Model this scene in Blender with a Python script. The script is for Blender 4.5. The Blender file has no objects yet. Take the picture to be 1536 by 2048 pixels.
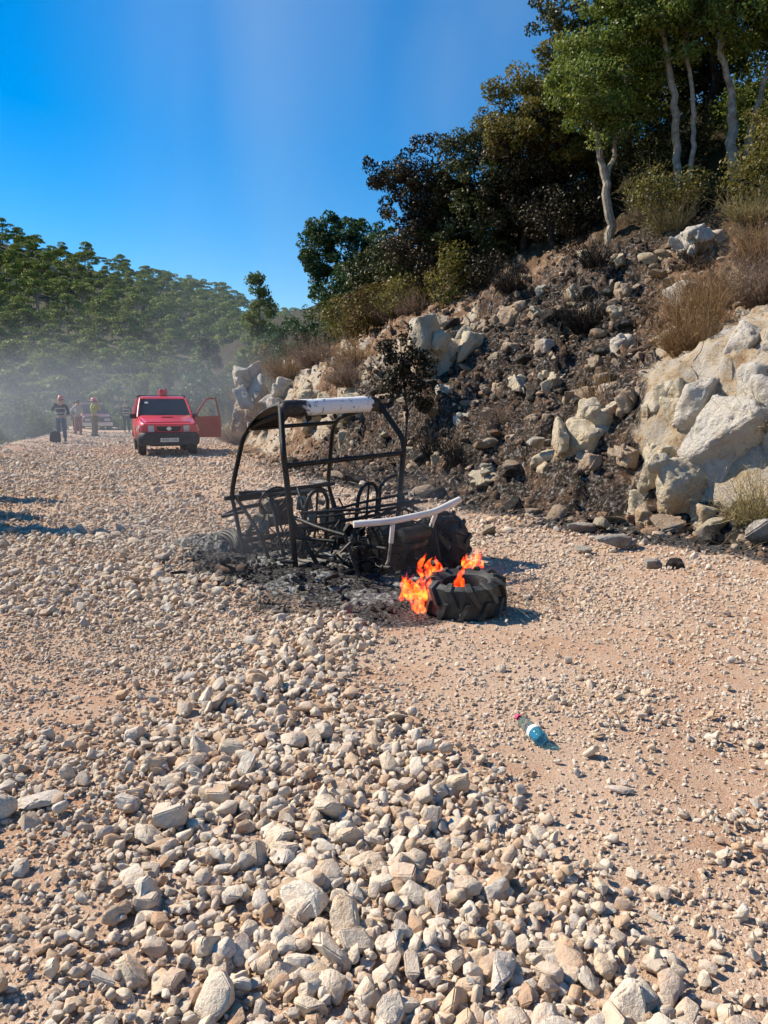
import bpy, bmesh, math, random
import numpy as np
from mathutils import Vector, Matrix, Euler

# ------------------------------------------------------------------ camera, sky, sun, exposure
scene = bpy.context.scene
C = scene.collection
R = math.radians
SUN_EL, SUN_AZ = 43.0, 17.0        # elevation; degrees ahead of due left
sunvec = Vector((-math.cos(R(SUN_AZ)) * math.cos(R(SUN_EL)), math.sin(R(SUN_AZ)) * math.cos(R(SUN_EL)), math.sin(R(SUN_EL))))

cam = bpy.data.cameras.new('camera')
cam.sensor_fit = 'VERTICAL'
cam.sensor_height = 34.62
cam.lens = 26.03
cam.clip_start = 0.05
cam.clip_end = 3000
cam_o = bpy.data.objects.new('camera', cam)
cam_o.location = (0, 0, 1.55)
cam_o.rotation_euler = (R(82.0), 0, 0)
C.objects.link(cam_o)
scene.camera = cam_o

world = bpy.data.worlds.new('World')
scene.world = world
world.use_nodes = True
wn = world.node_tree
wn.nodes.clear()
w_out = wn.nodes.new('ShaderNodeOutputWorld')
w_bg = wn.nodes.new('ShaderNodeBackground')
w_sky = wn.nodes.new('ShaderNodeTexSky')
w_sky.sky_type = 'NISHITA'
w_sky.sun_disc = False
w_sky.sun_elevation = R(SUN_EL)
w_sky.sun_rotation = R(270 + SUN_AZ)
w_sky.altitude = 300
w_sky.air_density = 1.0
w_sky.dust_density = 0.25
w_sky.ozone_density = 3.0
w_hsv = wn.nodes.new('ShaderNodeHueSaturation')
w_hsv.inputs['Saturation'].default_value = 1.54
w_bg.inputs['Strength'].default_value = 0.10
wn.links.new(w_sky.outputs[0], w_hsv.inputs['Color'])
wn.links.new(w_hsv.outputs[0], w_bg.inputs[0])
wn.links.new(w_bg.outputs[0], w_out.inputs[0])

sun = bpy.data.lights.new('sun', 'SUN')
sun.energy = 4.6
sun.angle = R(0.53)
sun.color = (1.0, 0.89, 0.73)
sun_o = bpy.data.objects.new('sun', sun)
sun_o.rotation_euler = sunvec.to_track_quat('Z', 'Y').to_euler()
sun_o.location = (-30, 10, 30)
C.objects.link(sun_o)

vs = scene.view_settings
vs.view_transform = 'Standard'
vs.look = 'None'
vs.exposure = 0.70
vs.gamma = 1.0
vs.use_curve_mapping = False

cy = scene.cycles
cy.use_denoising = True
cy.max_bounces = 5
cy.diffuse_bounces = 2
cy.glossy_bounces = 2
cy.transmission_bounces = 4
cy.transparent_max_bounces = 12
cy.volume_bounces = 0
cy.use_adaptive_sampling = True
cy.adaptive_threshold = 0.015
cy.sample_clamp_indirect = 4
cy.caustics_reflective = False
cy.caustics_refractive = False
cy.volume_step_rate = 1.0
cy.volume_max_steps = 64
# ------------------------------------------------------------------ noise and the lie of the land (plain numpy)
_rs = np.random.RandomState(7)
_perm = np.tile(_rs.permutation(256), 3)
_grad = _rs.normal(size=(256, 3)); _grad /= np.linalg.norm(_grad, axis=1)[:, None]

def perlin(P):
    P = np.asarray(P, float)
    i = np.floor(P).astype(int); f = P - i; i &= 255
    u = f * f * f * (f * (f * 6 - 15) + 10)
    def g(dx, dy, dz):
        h = _perm[_perm[_perm[(i[:, 0] + dx) & 255] + ((i[:, 1] + dy) & 255)] + ((i[:, 2] + dz) & 255)]
        return (_grad[h] * (f - np.array([dx, dy, dz]))).sum(1)
    def l(a, b, t): return a + (b - a) * t
    x0 = l(l(g(0,0,0), g(1,0,0), u[:,0]), l(g(0,1,0), g(1,1,0), u[:,0]), u[:,1])
    x1 = l(l(g(0,0,1), g(1,0,1), u[:,0]), l(g(0,1,1), g(1,1,1), u[:,0]), u[:,1])
    return l(x0, x1, u[:,2]) * 1.5

def fbm(P, octaves=4, gain=0.5, lac=2.03):
    P = np.asarray(P, float); a = 1.0; s = 0.0; out = np.zeros(len(P))
    for k in range(octaves):
        out += a * perlin(P + k * 17.31); s += a; a *= gain; P = P * lac
    return out / s

def worley(P, seed=0):
    """nearest-cell offset vector and three random values of that cell"""
    P = np.asarray(P, float); i = np.floor(P).astype(int)
    best = np.full(len(P), 1e9); second = np.full(len(P), 1e9)
    vec = np.zeros((len(P), 3)); rnd = np.zeros((len(P), 3))
    for dx in (-1, 0, 1):
        for dy in (-1, 0, 1):
            for dz in (-1, 0, 1):
                c = i + np.array([dx, dy, dz])
                h = _perm[_perm[_perm[(c[:,0] + seed) & 255] + (c[:,1] & 255)] + (c[:,2] & 255)]
                j = np.stack([_perm[h + 1], _perm[h + 101], _perm[h + 201]], 1) / 255.0
                d = P - (c + j); q = (d * d).sum(1)
                m = q < best
                second = np.where(m, best, np.minimum(second, q))
                best = np.where(m, q, best)
                vec[m] = d[m]
                k = np.stack([_perm[h + 31], _perm[h + 61], _perm[h + 151]], 1) / 255.0
                rnd[m] = k[m]
    return np.sqrt(best), np.sqrt(second), vec, rnd

def sstep(a, b, x):
    t = np.clip((x - a) / (b - a), 0, 1); return t * t * (3 - 2 * t)

def smooth_interp(y, ys, vs_):
    return (np.interp(y - 0.8, ys, vs_) + np.interp(y, ys, vs_) + np.interp(y + 0.8, ys, vs_)) / 3

FOOT_Y = [-20, 0, 5, 7, 9.0, 10.2, 11.5, 13, 15.8, 24, 36, 60, 90]
FOOT_X = [8.0, 6.6, 5.6, 4.9, 3.7, 2.7, 1.8, 0.8, -0.7, -4.2, -7.4, -17, -32]
def foot(y): return smooth_interp(np.asarray(y, float), FOOT_Y, FOOT_X)
EDGE_Y = [-20, 0, 10, 24, 33, 45, 60, 90]
EDGE_X = [-9.5, -9.5, -10.3, -12.8, -14.6, -18.5, -27, -50]
def edge(y): return smooth_interp(np.asarray(y, float), EDGE_Y, EDGE_X)

def xyz(x, y, z=0.0):
    x = np.asarray(x, float); return np.stack([x, np.asarray(y, float) + 0 * x, 0 * x + z], 1)

def road_z(x, y):
    x = np.asarray(x, float); y = np.asarray(y, float)
    P = xyz(x, y)
    z = 0.05 * fbm(P * 0.55, 3) + 0.018 * fbm(P * 2.7, 3)
    return z * np.clip(np.hypot(x, y) / 3.0, 0.35, 1)

def slope_base(x, y):
    x = np.asarray(x, float); y = np.asarray(y, float)
    s = (x - foot(y)) * 0.88
    A = smooth_interp(y, [0, 5, 8, 10.5, 12, 15, 17, 20, 26, 32, 45], [2.0, 2.0, 2.3, 2.2, 1.1, 1.0, 1.7, 2.0, 2.2, 1.8, 1.2])
    w = 0.25 * fbm(xyz(x, y) * 0.5, 2)
    h = A * sstep(0.1, 1.7, s + w)
    t = s - 1.0
    h += 0.76 * np.where(t > 0, t * t / (t + 0.6), 0)
    h -= 0.36 * np.maximum(0, s - 12)
    return np.maximum(h, 0), s

def slope_z(x, y, fine=True):
    h, s = slope_base(x, y)
    P = xyz(x, y, 0) ; P[:, 2] = h * 0.9
    k = sstep(-0.2, 1.0, s)
    z = h + k * 0.28 * fbm(P * 0.7, 3)
    f1, f2, v, r = worley(P * np.array([1.15, 1.15, 1.0]), 3)
    z += k * (0.36 * (r[:, 0] - 0.45) + 0.30 * v[:, 0] * (r[:, 1] - 0.5) * 2 + 0.25 * v[:, 1] * (r[:, 2] - 0.5) * 2) * (0.35 + 0.65 * sstep(-0.25, 0.35, fbm(P * 0.45 + 9, 2)))
    if fine:
        f1, f2, v, r = worley(P * 3.1, 11)
        z += (0.22 + 0.78 * k) * (0.17 * (r[:, 0] - 0.4) + 0.20 * v[:, 0] * (r[:, 1] - 0.5) * 2 + 0.14 * v[:, 1] * (r[:, 2] - 0.5) * 2)
        z += (0.3 + 0.7 * k) * 0.07 * fbm(P * 5, 3)
    return z + road_z(x, y)

def hill_z(x, y):
    x = np.asarray(x, float); y = np.asarray(y, float)
    f = np.clip((y - 62) / 240.0, 0, 1.35)
    f = np.where(f > 1.0, 1.0 - 0.5 * (f - 1.0), f)
    f = 0.82 * f + 0.18 * f * f
    g = np.clip(25 - 0.30 * x, 6, 125)
    z = f * g - 5.0 * sstep(44, 62, y)
    z += 3.0 * fbm(xyz(x, y) * 0.018, 3) * sstep(60, 120, y)
    z -= np.clip(edge(y) - x, 0, 30) * 0.42 * (1 - sstep(48, 75, y))
    return z

def ground_z(x, y):
    """whatever one would stand on at x, y"""
    x = np.atleast_1d(np.asarray(x, float)); y = np.atleast_1d(np.asarray(y, float))
    s = (x - foot(y))
    zr = np.where(x < edge(y), -np.clip(edge(y) - x, 0, 30) * 0.42, 0) + road_z(x, y)
    z = np.where(s > -0.4, slope_z(x, y), zr)
    return np.where(y > 48, np.where(s > 0, np.maximum(slope_z(x, y, False), hill_z(x, y)), hill_z(x, y)), z)
# ------------------------------------------------------------------ helpers
rng = np.random.RandomState(21)
random.seed(5)

def link(o, parent=None):
    C.objects.link(o)
    if parent is not None: o.parent = parent
    return o

def tag(o, label=None, cat=None, group=None, kind=None):
    if label: o['label'] = label
    if cat: o['category'] = cat
    if group: o['group'] = group
    if kind: o['kind'] = kind
    return o

def empty(name, loc=(0, 0, 0), rot=(0, 0, 0)):
    o = bpy.data.objects.new(name, None); o.empty_display_size = 0.1
    o.location = loc; o.rotation_euler = rot
    return link(o)

def np_mesh(name, V, Fc, mat=None, smooth=False, attrs=None):
    V = np.asarray(V, np.float32).reshape(-1, 3); Fc = np.asarray(Fc, np.int32); n, k = Fc.shape
    me = bpy.data.meshes.new(name)
    me.vertices.add(len(V)); me.vertices.foreach_set('co', V.ravel())
    me.loops.add(n * k); me.loops.foreach_set('vertex_index', Fc.ravel())
    me.polygons.add(n); me.polygons.foreach_set('loop_start', np.arange(0, n * k, k, dtype=np.int32))
    if smooth: me.polygons.foreach_set('use_smooth', np.ones(n, bool))
    for an, av in (attrs or {}).items():
        av = np.asarray(av)
        if av.ndim == 1:
            a = me.attributes.new(an, 'INT' if av.dtype.kind == 'i' else 'FLOAT', 'POINT'); a.data.foreach_set('value', av.astype(np.int32 if av.dtype.kind == 'i' else np.float32))
        else:
            a = me.attributes.new(an, 'FLOAT_VECTOR', 'POINT'); a.data.foreach_set('vector', av.astype(np.float32).ravel())
    me.update(calc_edges=True)
    if mat: me.materials.append(mat)
    return me

def obj(name, me, parent=None, loc=None, rot=None, scale=None):
    o = bpy.data.objects.new(name, me)
    if loc is not None: o.location = loc
    if rot is not None: o.rotation_euler = rot
    if scale is not None: o.scale = scale
    return link(o, parent)

def copy_tree(o, parent=None):
    c = o.copy(); C.objects.link(c); c.parent = parent
    for ch in o.children: copy_tree(ch, c)
    return c

def grid_mesh(name, X, Y, Z, mat, attrs=None, smooth=True):
    ny, nx = X.shape
    i = np.arange(ny * nx).reshape(ny, nx)
    Fc = np.stack([i[:-1, :-1], i[:-1, 1:], i[1:, 1:], i[1:, :-1]], -1).reshape(-1, 4)
    return np_mesh(name, np.stack([X, Y, Z], -1).reshape(-1, 3), Fc, mat, smooth, attrs)

def frame_of(d):
    d = d.normalized(); a = Vector((0, 0, 1)) if abs(d.z) < 0.9 else Vector((1, 0, 0))
    u = d.cross(a).normalized(); return u, d.cross(u).normalized()

class MB:
    """collects shapes that become ONE mesh object"""
    def __init__(self): self.v = []; self.f = []
    def add(self, vs, fs):
        b = len(self.v); self.v += [tuple(p) for p in vs]; self.f += [tuple(i + b for i in f) for f in fs]; return self
    def box(self, c, s, rot=None, taper=1.0):
        M = Euler(rot).to_matrix() if rot else Matrix.Identity(3)
        vs = []
        for z in (-.5, .5):
            k = 1.0 if z < 0 else taper
            for x, y in ((-.5, -.5), (.5, -.5), (.5, .5), (-.5, .5)):
                vs.append(Vector(c) + M @ Vector((x * s[0] * k, y * s[1] * k, z * s[2])))
        return self.add(vs, [(3, 2, 1, 0), (4, 5, 6, 7), (0, 1, 5, 4), (1, 2, 6, 5), (2, 3, 7, 6), (3, 0, 4, 7)])
    def tube(self, pts, r, n=8, closed=False, caps=True):
        pts = [Vector(p) for p in pts]; m = len(pts)
        rs = r if isinstance(r, (list, tuple)) else [r] * m
        vs = []; prev = None
        for i, p in enumerate(pts):
            if closed: d = pts[(i + 1) % m] - pts[i - 1]
            else: d = pts[min(i + 1, m - 1)] - pts[max(i - 1, 0)]
            if d.length < 1e-9: d = Vector((0, 0, 1))
            d.normalize()
            if prev is None: u, w = frame_of(d)
            else:
                u = prev - d * prev.dot(d)
                if u.length < 1e-6: u, w = frame_of(d)
                u.normalize(); w = d.cross(u)
            prev = u
            for k in range(n):
                a = 2 * math.pi * k / n
                vs.append(p + (u * math.cos(a) + w * math.sin(a)) * rs[i])
        fs = []
        for i in range(m if closed else m - 1):
            j = (i + 1) % m
            for k in range(n):
                fs.append((i * n + k, i * n + (k + 1) % n, j * n + (k + 1) % n, j * n + k))
        if caps and not closed:
            fs.append(tuple(range(n - 1, -1, -1))); fs.append(tuple((m - 1) * n + k for k in range(n)))
        return self.add(vs, fs)
    def lathe(self, prof, n=24, M=None, closed=False):
        M = M or Matrix.Identity(4); vs = []
        for (r, z) in prof:
            for k in range(n):
                a = 2 * math.pi * k / n
                vs.append(M @ Vector((r * math.cos(a), r * math.sin(a), z)))
        fs = []; m = len(prof)
        for i in range(m if closed else m - 1):
            j = (i + 1) % m
            for k in range(n):
                fs.append((i * n + k, i * n + (k + 1) % n, j * n + (k + 1) % n, j * n + k))
        if not closed:
            fs.append(tuple(range(n - 1, -1, -1))); fs.append(tuple((m - 1) * n + k for k in range(n)))
        return self.add(vs, fs)
    def loft(self, rings, cap=True):
        n = len(rings[0]); vs = [p for r in rings for p in r]; fs = []
        for i in range(len(rings) - 1):
            for k in range(n):
                fs.append((i * n + k, i * n + (k + 1) % n, (i + 1) * n + (k + 1) % n, (i + 1) * n + k))
        if cap:
            fs.append(tuple(range(n - 1, -1, -1))); fs.append(tuple((len(rings) - 1) * n + k for k in range(n)))
        return self.add(vs, fs)
    def build(self, name, mat, parent=None, smooth=False, bevel=0.0, seg=2, loc=None, rot=None):
        me = bpy.data.meshes.new(name); me.from_pydata([tuple(p) for p in self.v], [], self.f)
        bm = bmesh.new(); bm.from_mesh(me); bmesh.ops.recalc_face_normals(bm, faces=bm.faces)
        if bevel:
            bmesh.ops.bevel(bm, geom=[e for e in bm.edges if len(e.link_faces) == 2 and e.calc_face_angle(0) > 0.5], offset=bevel, segments=seg, affect='EDGES', clamp_overlap=True)
        bm.to_mesh(me); bm.free()
        if smooth:
            me.polygons.foreach_set('use_smooth', np.ones(len(me.polygons), bool))
            try: me.set_sharp_from_angle(angle=R(40))
            except Exception: pass
        me.materials.append(mat); me.update()
        return obj(name, me, parent, loc, rot)

# ------------------------------------------------------------------ materials
class NT:
    def __init__(self, name):
        self.m = bpy.data.materials.new(name); self.m.use_nodes = True
        self.t = self.m.node_tree; self.t.nodes.clear()
        self.out = self.n('ShaderNodeOutputMaterial')
    def n(self, typ, **kw):
        nd = self.t.nodes.new(typ)
        for k, v in kw.items():
            if k in nd.inputs: nd.inputs[k].default_value = v
            else: setattr(nd, k, v)
        return nd
    def l(self, a, b): self.t.links.new(a, b)
    def coord(self, kind='Object'): return self.n('ShaderNodeTexCoord').outputs[kind]
    def noise(self, vec, scale, detail=5, rough=0.55, dist=0.0):
        nd = self.n('ShaderNodeTexNoise', Scale=scale, Detail=detail, Roughness=rough, Distortion=dist)
        if vec is not None: self.l(vec, nd.inputs['Vector'])
        return nd.outputs['Fac']
    def ramp(self, fac, stops, interp='LINEAR'):
        nd = self.n('ShaderNodeValToRGB'); cr = nd.color_ramp; cr.interpolation = interp
        while len(cr.elements) < len(stops): cr.elements.new(0.5)
        for e, (p, c) in zip(cr.elements, stops):
            e.position = p; e.color = (*c, 1) if len(c) == 3 else c
        self.l(fac, nd.inputs[0]); return nd.outputs[0]
    def mix(self, fac, a, b, blend='MIX'):
        nd = self.n('ShaderNodeMix', data_type='RGBA', blend_type=blend)
        for s, v in ((0, fac), (6, a), (7, b)):
            if hasattr(v, 'links'): self.l(v, nd.inputs[s])
            else: nd.inputs[s].default_value = (*v, 1) if isinstance(v, tuple) else v
        return nd.outputs[2]
    def math(self, op, a, b=0.0, c=0.0, clamp=False):
        nd = self.n('ShaderNodeMath', operation=op, use_clamp=clamp)
        for s, v in ((0, a), (1, b), (2, c)):
            if hasattr(v, 'links'): self.l(v, nd.inputs[s])
            else: nd.inputs[s].default_value = v
        return nd.outputs[0]
    def bump(self, h, strength=0.5, dist=0.02, normal=None):
        nd = self.n('ShaderNodeBump', Strength=strength, Distance=dist); self.l(h, nd.inputs['Height'])
        if normal is not None: self.l(normal, nd.inputs['Normal'])
        return nd.outputs[0]
    def attr(self, name, typ='GEOMETRY'):
        nd = self.n('ShaderNodeAttribute', attribute_name=name); nd.attribute_type = typ; return nd
    def principled(self, col, rough=0.9, normal=None, spec=0.3, metal=0.0, **kw):
        nd = self.n('ShaderNodeBsdfPrincipled', **kw)
        nd.inputs['Specular IOR Level'].default_value = spec
        for s, v in (('Base Color', col), ('Roughness', rough), ('Metallic', metal)):
            if hasattr(v, 'links'): self.l(v, nd.inputs[s])
            else: nd.inputs[s].default_value = (*v, 1) if isinstance(v, tuple) else v
        if normal is not None: self.l(normal, nd.inputs['Normal'])
        self.l(nd.outputs[0], self.out.inputs[0]); return nd

def simple(name, stops, scale=6, rough=0.8, bump=0.2, bdist=0.01, bscale=None, spec=0.3, metal=0.0, detail=5, coord='Object'):
    t = NT(name); co = t.coord(coord); f = t.noise(co, scale, detail)
    col = t.ramp(f, stops) if len(stops) > 1 else t.mix(0.5, stops[0][1], stops[0][1])
    nrm = t.bump(t.noise(co, bscale or scale * 4, 6), bump, bdist) if bump else None
    t.principled(col, rough, nrm, spec, metal); return t.m

# road soil: compacted red-tan earth with fine grit
def mat_soil():
    t = NT('soil'); co = t.coord('Object')
    big = t.noise(co, 0.9, 4, 0.6); mid = t.noise(co, 6, 5, 0.6); fine = t.noise(co, 70, 4, 0.7); grit = t.noise(co, 190, 2, 0.6)
    c = t.ramp(big, [(0.30, (0.55, 0.40, 0.295)), (0.47, (0.51, 0.345, 0.235)), (0.60, (0.43, 0.235, 0.135)), (0.75, (0.53, 0.38, 0.27))])
    c = t.mix(t.ramp(mid, [(0.35, (0, 0, 0)), (0.7, (0.6, 0.6, 0.6))]), c, (0.53, 0.40, 0.29))
    c = t.mix(t.ramp(fine, [(0.38, (0.55, 0.55, 0.55)), (0.5, (0, 0, 0))]), c, (0.27, 0.165, 0.10))
    c = t.mix(t.ramp(grit, [(0.56, (0, 0, 0)), (0.64, (0.75, 0.75, 0.75))]), c, (0.62, 0.53, 0.43))
    b = t.attr('burn').outputs['Fac']
    f = t.math('MULTIPLY_ADD', t.noise(co, 9, 5, 0.7), 1.6, -0.8)
    bm_ = t.math('ADD', b, t.math('MULTIPLY', f, 0.55)); bm_ = t.ramp(bm_, [(0.35, (0, 0, 0)), (0.62, (1, 1, 1))])
    ash = t.ramp(t.noise(co, 38, 6, 0.75), [(0.36, (0.012, 0.011, 0.010)), (0.52, (0.05, 0.046, 0.042)), (0.62, (0.20, 0.19, 0.18)), (0.72, (0.5, 0.49, 0.47))])
    c = t.mix(bm_, c, ash)
    h = t.math('ADD', t.math('MULTIPLY', fine, 0.7), t.math('MULTIPLY', grit, 0.4)); h = t.math('ADD', h, t.math('MULTIPLY', mid, 1.2))
    t.principled(c, 0.95, t.bump(h, 0.75, 0.02), 0.15); return t.m

# hillside: burnt earth, ash, brown rock and bare limestone by zone
def mat_hillside():
    t = NT('hillside_ground'); co = t.coord('Object')
    geo = t.n('ShaderNodeNewGeometry')
    f1 = t.noise(co, 3.2, 6, 0.65); f2 = t.noise(co, 17, 6, 0.72); f3 = t.noise(co, 1.1, 3, 0.5); f4 = t.noise(co, 60, 4, 0.7)
    lime = t.ramp(f1, [(0.30, (0.34, 0.20, 0.11)), (0.42, (0.46, 0.34, 0.21)), (0.52, (0.53, 0.45, 0.345)), (0.66, (0.50, 0.45, 0.395)), (0.8, (0.38, 0.36, 0.33))])
    lime = t.mix(t.ramp(f2, [(0.30, (0.8, 0.8, 0.8)), (0.44, (0, 0, 0))]), lime, (0.17, 0.12, 0.085))
    earth = t.ramp(f1, [(0.32, (0.13, 0.075, 0.045)), (0.5, (0.24, 0.145, 0.09)), (0.68, (0.33, 0.23, 0.15))])
    earth = t.mix(t.ramp(f2, [(0.5, (0, 0, 0)), (0.66, (0.7, 0.7, 0.7))]), earth, (0.40, 0.31, 0.21))
    burnt = t.ramp(f2, [(0.33, (0.009, 0.008, 0.007)), (0.47, (0.030, 0.025, 0.021)), (0.54, (0.085, 0.066, 0.052)), (0.61, (0.26, 0.245, 0.23)), (0.72, (0.52, 0.51, 0.49))])
    burnt = t.mix(t.ramp(f1, [(0.48, (0, 0, 0)), (0.64, (0.6, 0.6, 0.6))]), burnt, t.ramp(f2, [(0.35, (0.10, 0.055, 0.035)), (0.6, (0.27, 0.165, 0.10)), (0.75, (0.42, 0.33, 0.23))]))
    w = t.math('MULTIPLY_ADD', f1, 1.5, -0.75); w2 = t.math('MULTIPLY_ADD', f2, 0.9, -0.45)
    la = t.ramp(t.math('ADD', t.math('ADD', t.attr('lime').outputs['Fac'], w), w2), [(0.42, (0, 0, 0)), (0.6, (1, 1, 1))])
    w3 = t.math('MULTIPLY_ADD', t.noise(co, 2.1, 5, 0.7), 1.6, -0.8)
    ba = t.ramp(t.math('ADD', t.math('ADD', t.attr('burn').outputs['Fac'], w3), w2), [(0.40, (0, 0, 0)), (0.62, (1, 1, 1))])
    c = t.mix(la, earth, lime); c = t.mix(ba, c, burnt)
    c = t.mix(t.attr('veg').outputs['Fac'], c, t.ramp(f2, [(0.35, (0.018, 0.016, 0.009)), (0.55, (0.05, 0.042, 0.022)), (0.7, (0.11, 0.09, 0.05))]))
    h = t.math('ADD', t.math('MULTIPLY', f2, 1.2), t.math('MULTIPLY', f4, 0.5))
    t.principled(c, 0.95, t.bump(h, 0.9, 0.06), 0.12); return t.m

def mat_stone(name, stops, instanced=True, rust=0.5):
    t = NT(name); co = t.coord('Object')
    rnd = t.n('ShaderNodeObjectInfo').outputs['Random']
    mp = t.n('ShaderNodeVectorMath', operation='MULTIPLY_ADD'); t.l(co, mp.inputs[0]); mp.inputs[1].default_value = (1, 1, 1)
    cmb = t.n('ShaderNodeCombineXYZ'); t.l(t.math('MULTIPLY', rnd, 97.0), cmb.inputs[0]); t.l(t.math('MULTIPLY', rnd, 31.0), cmb.inputs[1]); t.l(cmb.outputs[0], mp.inputs[2])
    p = mp.outputs[0]
    n1 = t.noise(p, 1.3, 4, 0.6); n2 = t.noise(p, 7, 5, 0.65); n3 = t.noise(p, 20, 3, 0.6)
    c = t.ramp(rnd, stops)
    c = t.mix(t.ramp(n1, [(0.50, (0, 0, 0)), (0.68, (rust,) * 3)]), c, (0.56, 0.31, 0.15))
    c = t.mix(t.ramp(n2, [(0.34, (0.45,) * 3), (0.46, (0, 0, 0))]), c, (0.30, 0.215, 0.15))
    c = t.mix(t.ramp(n2, [(0.60, (0, 0, 0)), (0.72, (0.4,) * 3)]), c, (0.72, 0.66, 0.56))
    if instanced:
        b = t.attr('burn', 'INSTANCER').outputs['Fac']
        c = t.mix(b, c, t.ramp(n2, [(0.4, (0.015, 0.013, 0.012)), (0.58, (0.06, 0.05, 0.042)), (0.7, (0.26, 0.24, 0.22))]))
    h = t.math('ADD', n2, t.math('MULTIPLY', n3, 0.4))
    t.principled(c, 0.9, t.bump(h, 0.42, 0.10), 0.2); return t.m

def mat_outcrop(name, orange=0.5, dark=0.4, base=((0.58, 0.515, 0.42), (0.55, 0.515, 0.46))):
    t = NT(name); co = t.coord('Object')
    n1 = t.noise(co, 1.1, 5, 0.6); n2 = t.noise(co, 5.5, 6, 0.7); n3 = t.noise(co, 24, 5, 0.7); n4 = t.noise(co, 2.3, 4, 0.6)
    c = t.ramp(n2, [(0.35, base[0]), (0.62, base[1])])
    sep = t.n('ShaderNodeSeparateXYZ'); t.l(co, sep.inputs[0])
    o = t.math('ADD', n1, t.math('MULTIPLY', sep.outputs[2], -0.06))
    c = t.mix(t.ramp(o, [(0.50, (0, 0, 0)), (0.66, (orange,) * 3)]), c, (0.50, 0.29, 0.13))
    c = t.mix(t.ramp(n4, [(0.52, (0, 0, 0)), (0.66, (dark,) * 3)]), c, (0.27, 0.26, 0.255))
    c = t.mix(t.ramp(n3, [(0.30, (0.75,) * 3), (0.42, (0, 0, 0))]), c, (0.13, 0.11, 0.09))
    v = t.n('ShaderNodeTexVoronoi', Scale=3.2, feature='DISTANCE_TO_EDGE'); 
    dv = t.n('ShaderNodeVectorMath', operation='ADD'); nz = t.n('ShaderNodeTexNoise', Scale=2.6, Detail=5)
    t.l(co, nz.inputs['Vector']); t.l(co, dv.inputs[0]); t.l(nz.outputs['Color'], dv.inputs[1]); t.l(dv.outputs[0], v.inputs['Vector'])
    crack = t.ramp(v.outputs['Distance'], [(0.0, (1, 1, 1)), (0.035, (0, 0, 0))])
    c = t.mix(t.math('MULTIPLY', t.math('MULTIPLY', crack, t.ramp(n1, [(0.45, (0, 0, 0)), (0.6, (1, 1, 1))])), 0.4), c, (0.10, 0.075, 0.055))
    h = t.math('ADD', t.math('MULTIPLY', n2, 1.6), t.math('MULTIPLY', n3, 0.7)); h = t.math('SUBTRACT', h, t.math('MULTIPLY', crack, 0.12))
    t.principled(c, 0.92, t.bump(h, 0.9, 0.07), 0.15); return t.m

def mat_leaf(name, stops, rough=0.5, spec=0.32, trans=0.38):
    t = NT(name)
    c = t.ramp(t.attr('rnd').outputs['Fac'], stops)
    if trans:
        p = t.principled(c, rough, None, spec)
        tr = t.n('ShaderNodeBsdfTranslucent'); t.l(c, tr.inputs[0])
        ms = t.n('ShaderNodeMixShader'); ms.inputs[0].default_value = trans
        t.l(p.outputs[0], ms.inputs[1]); t.l(tr.outputs[0], ms.inputs[2]); t.l(ms.outputs[0], t.out.inputs[0])
    else: t.principled(c, rough, None, spec)
    return t.m

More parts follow.
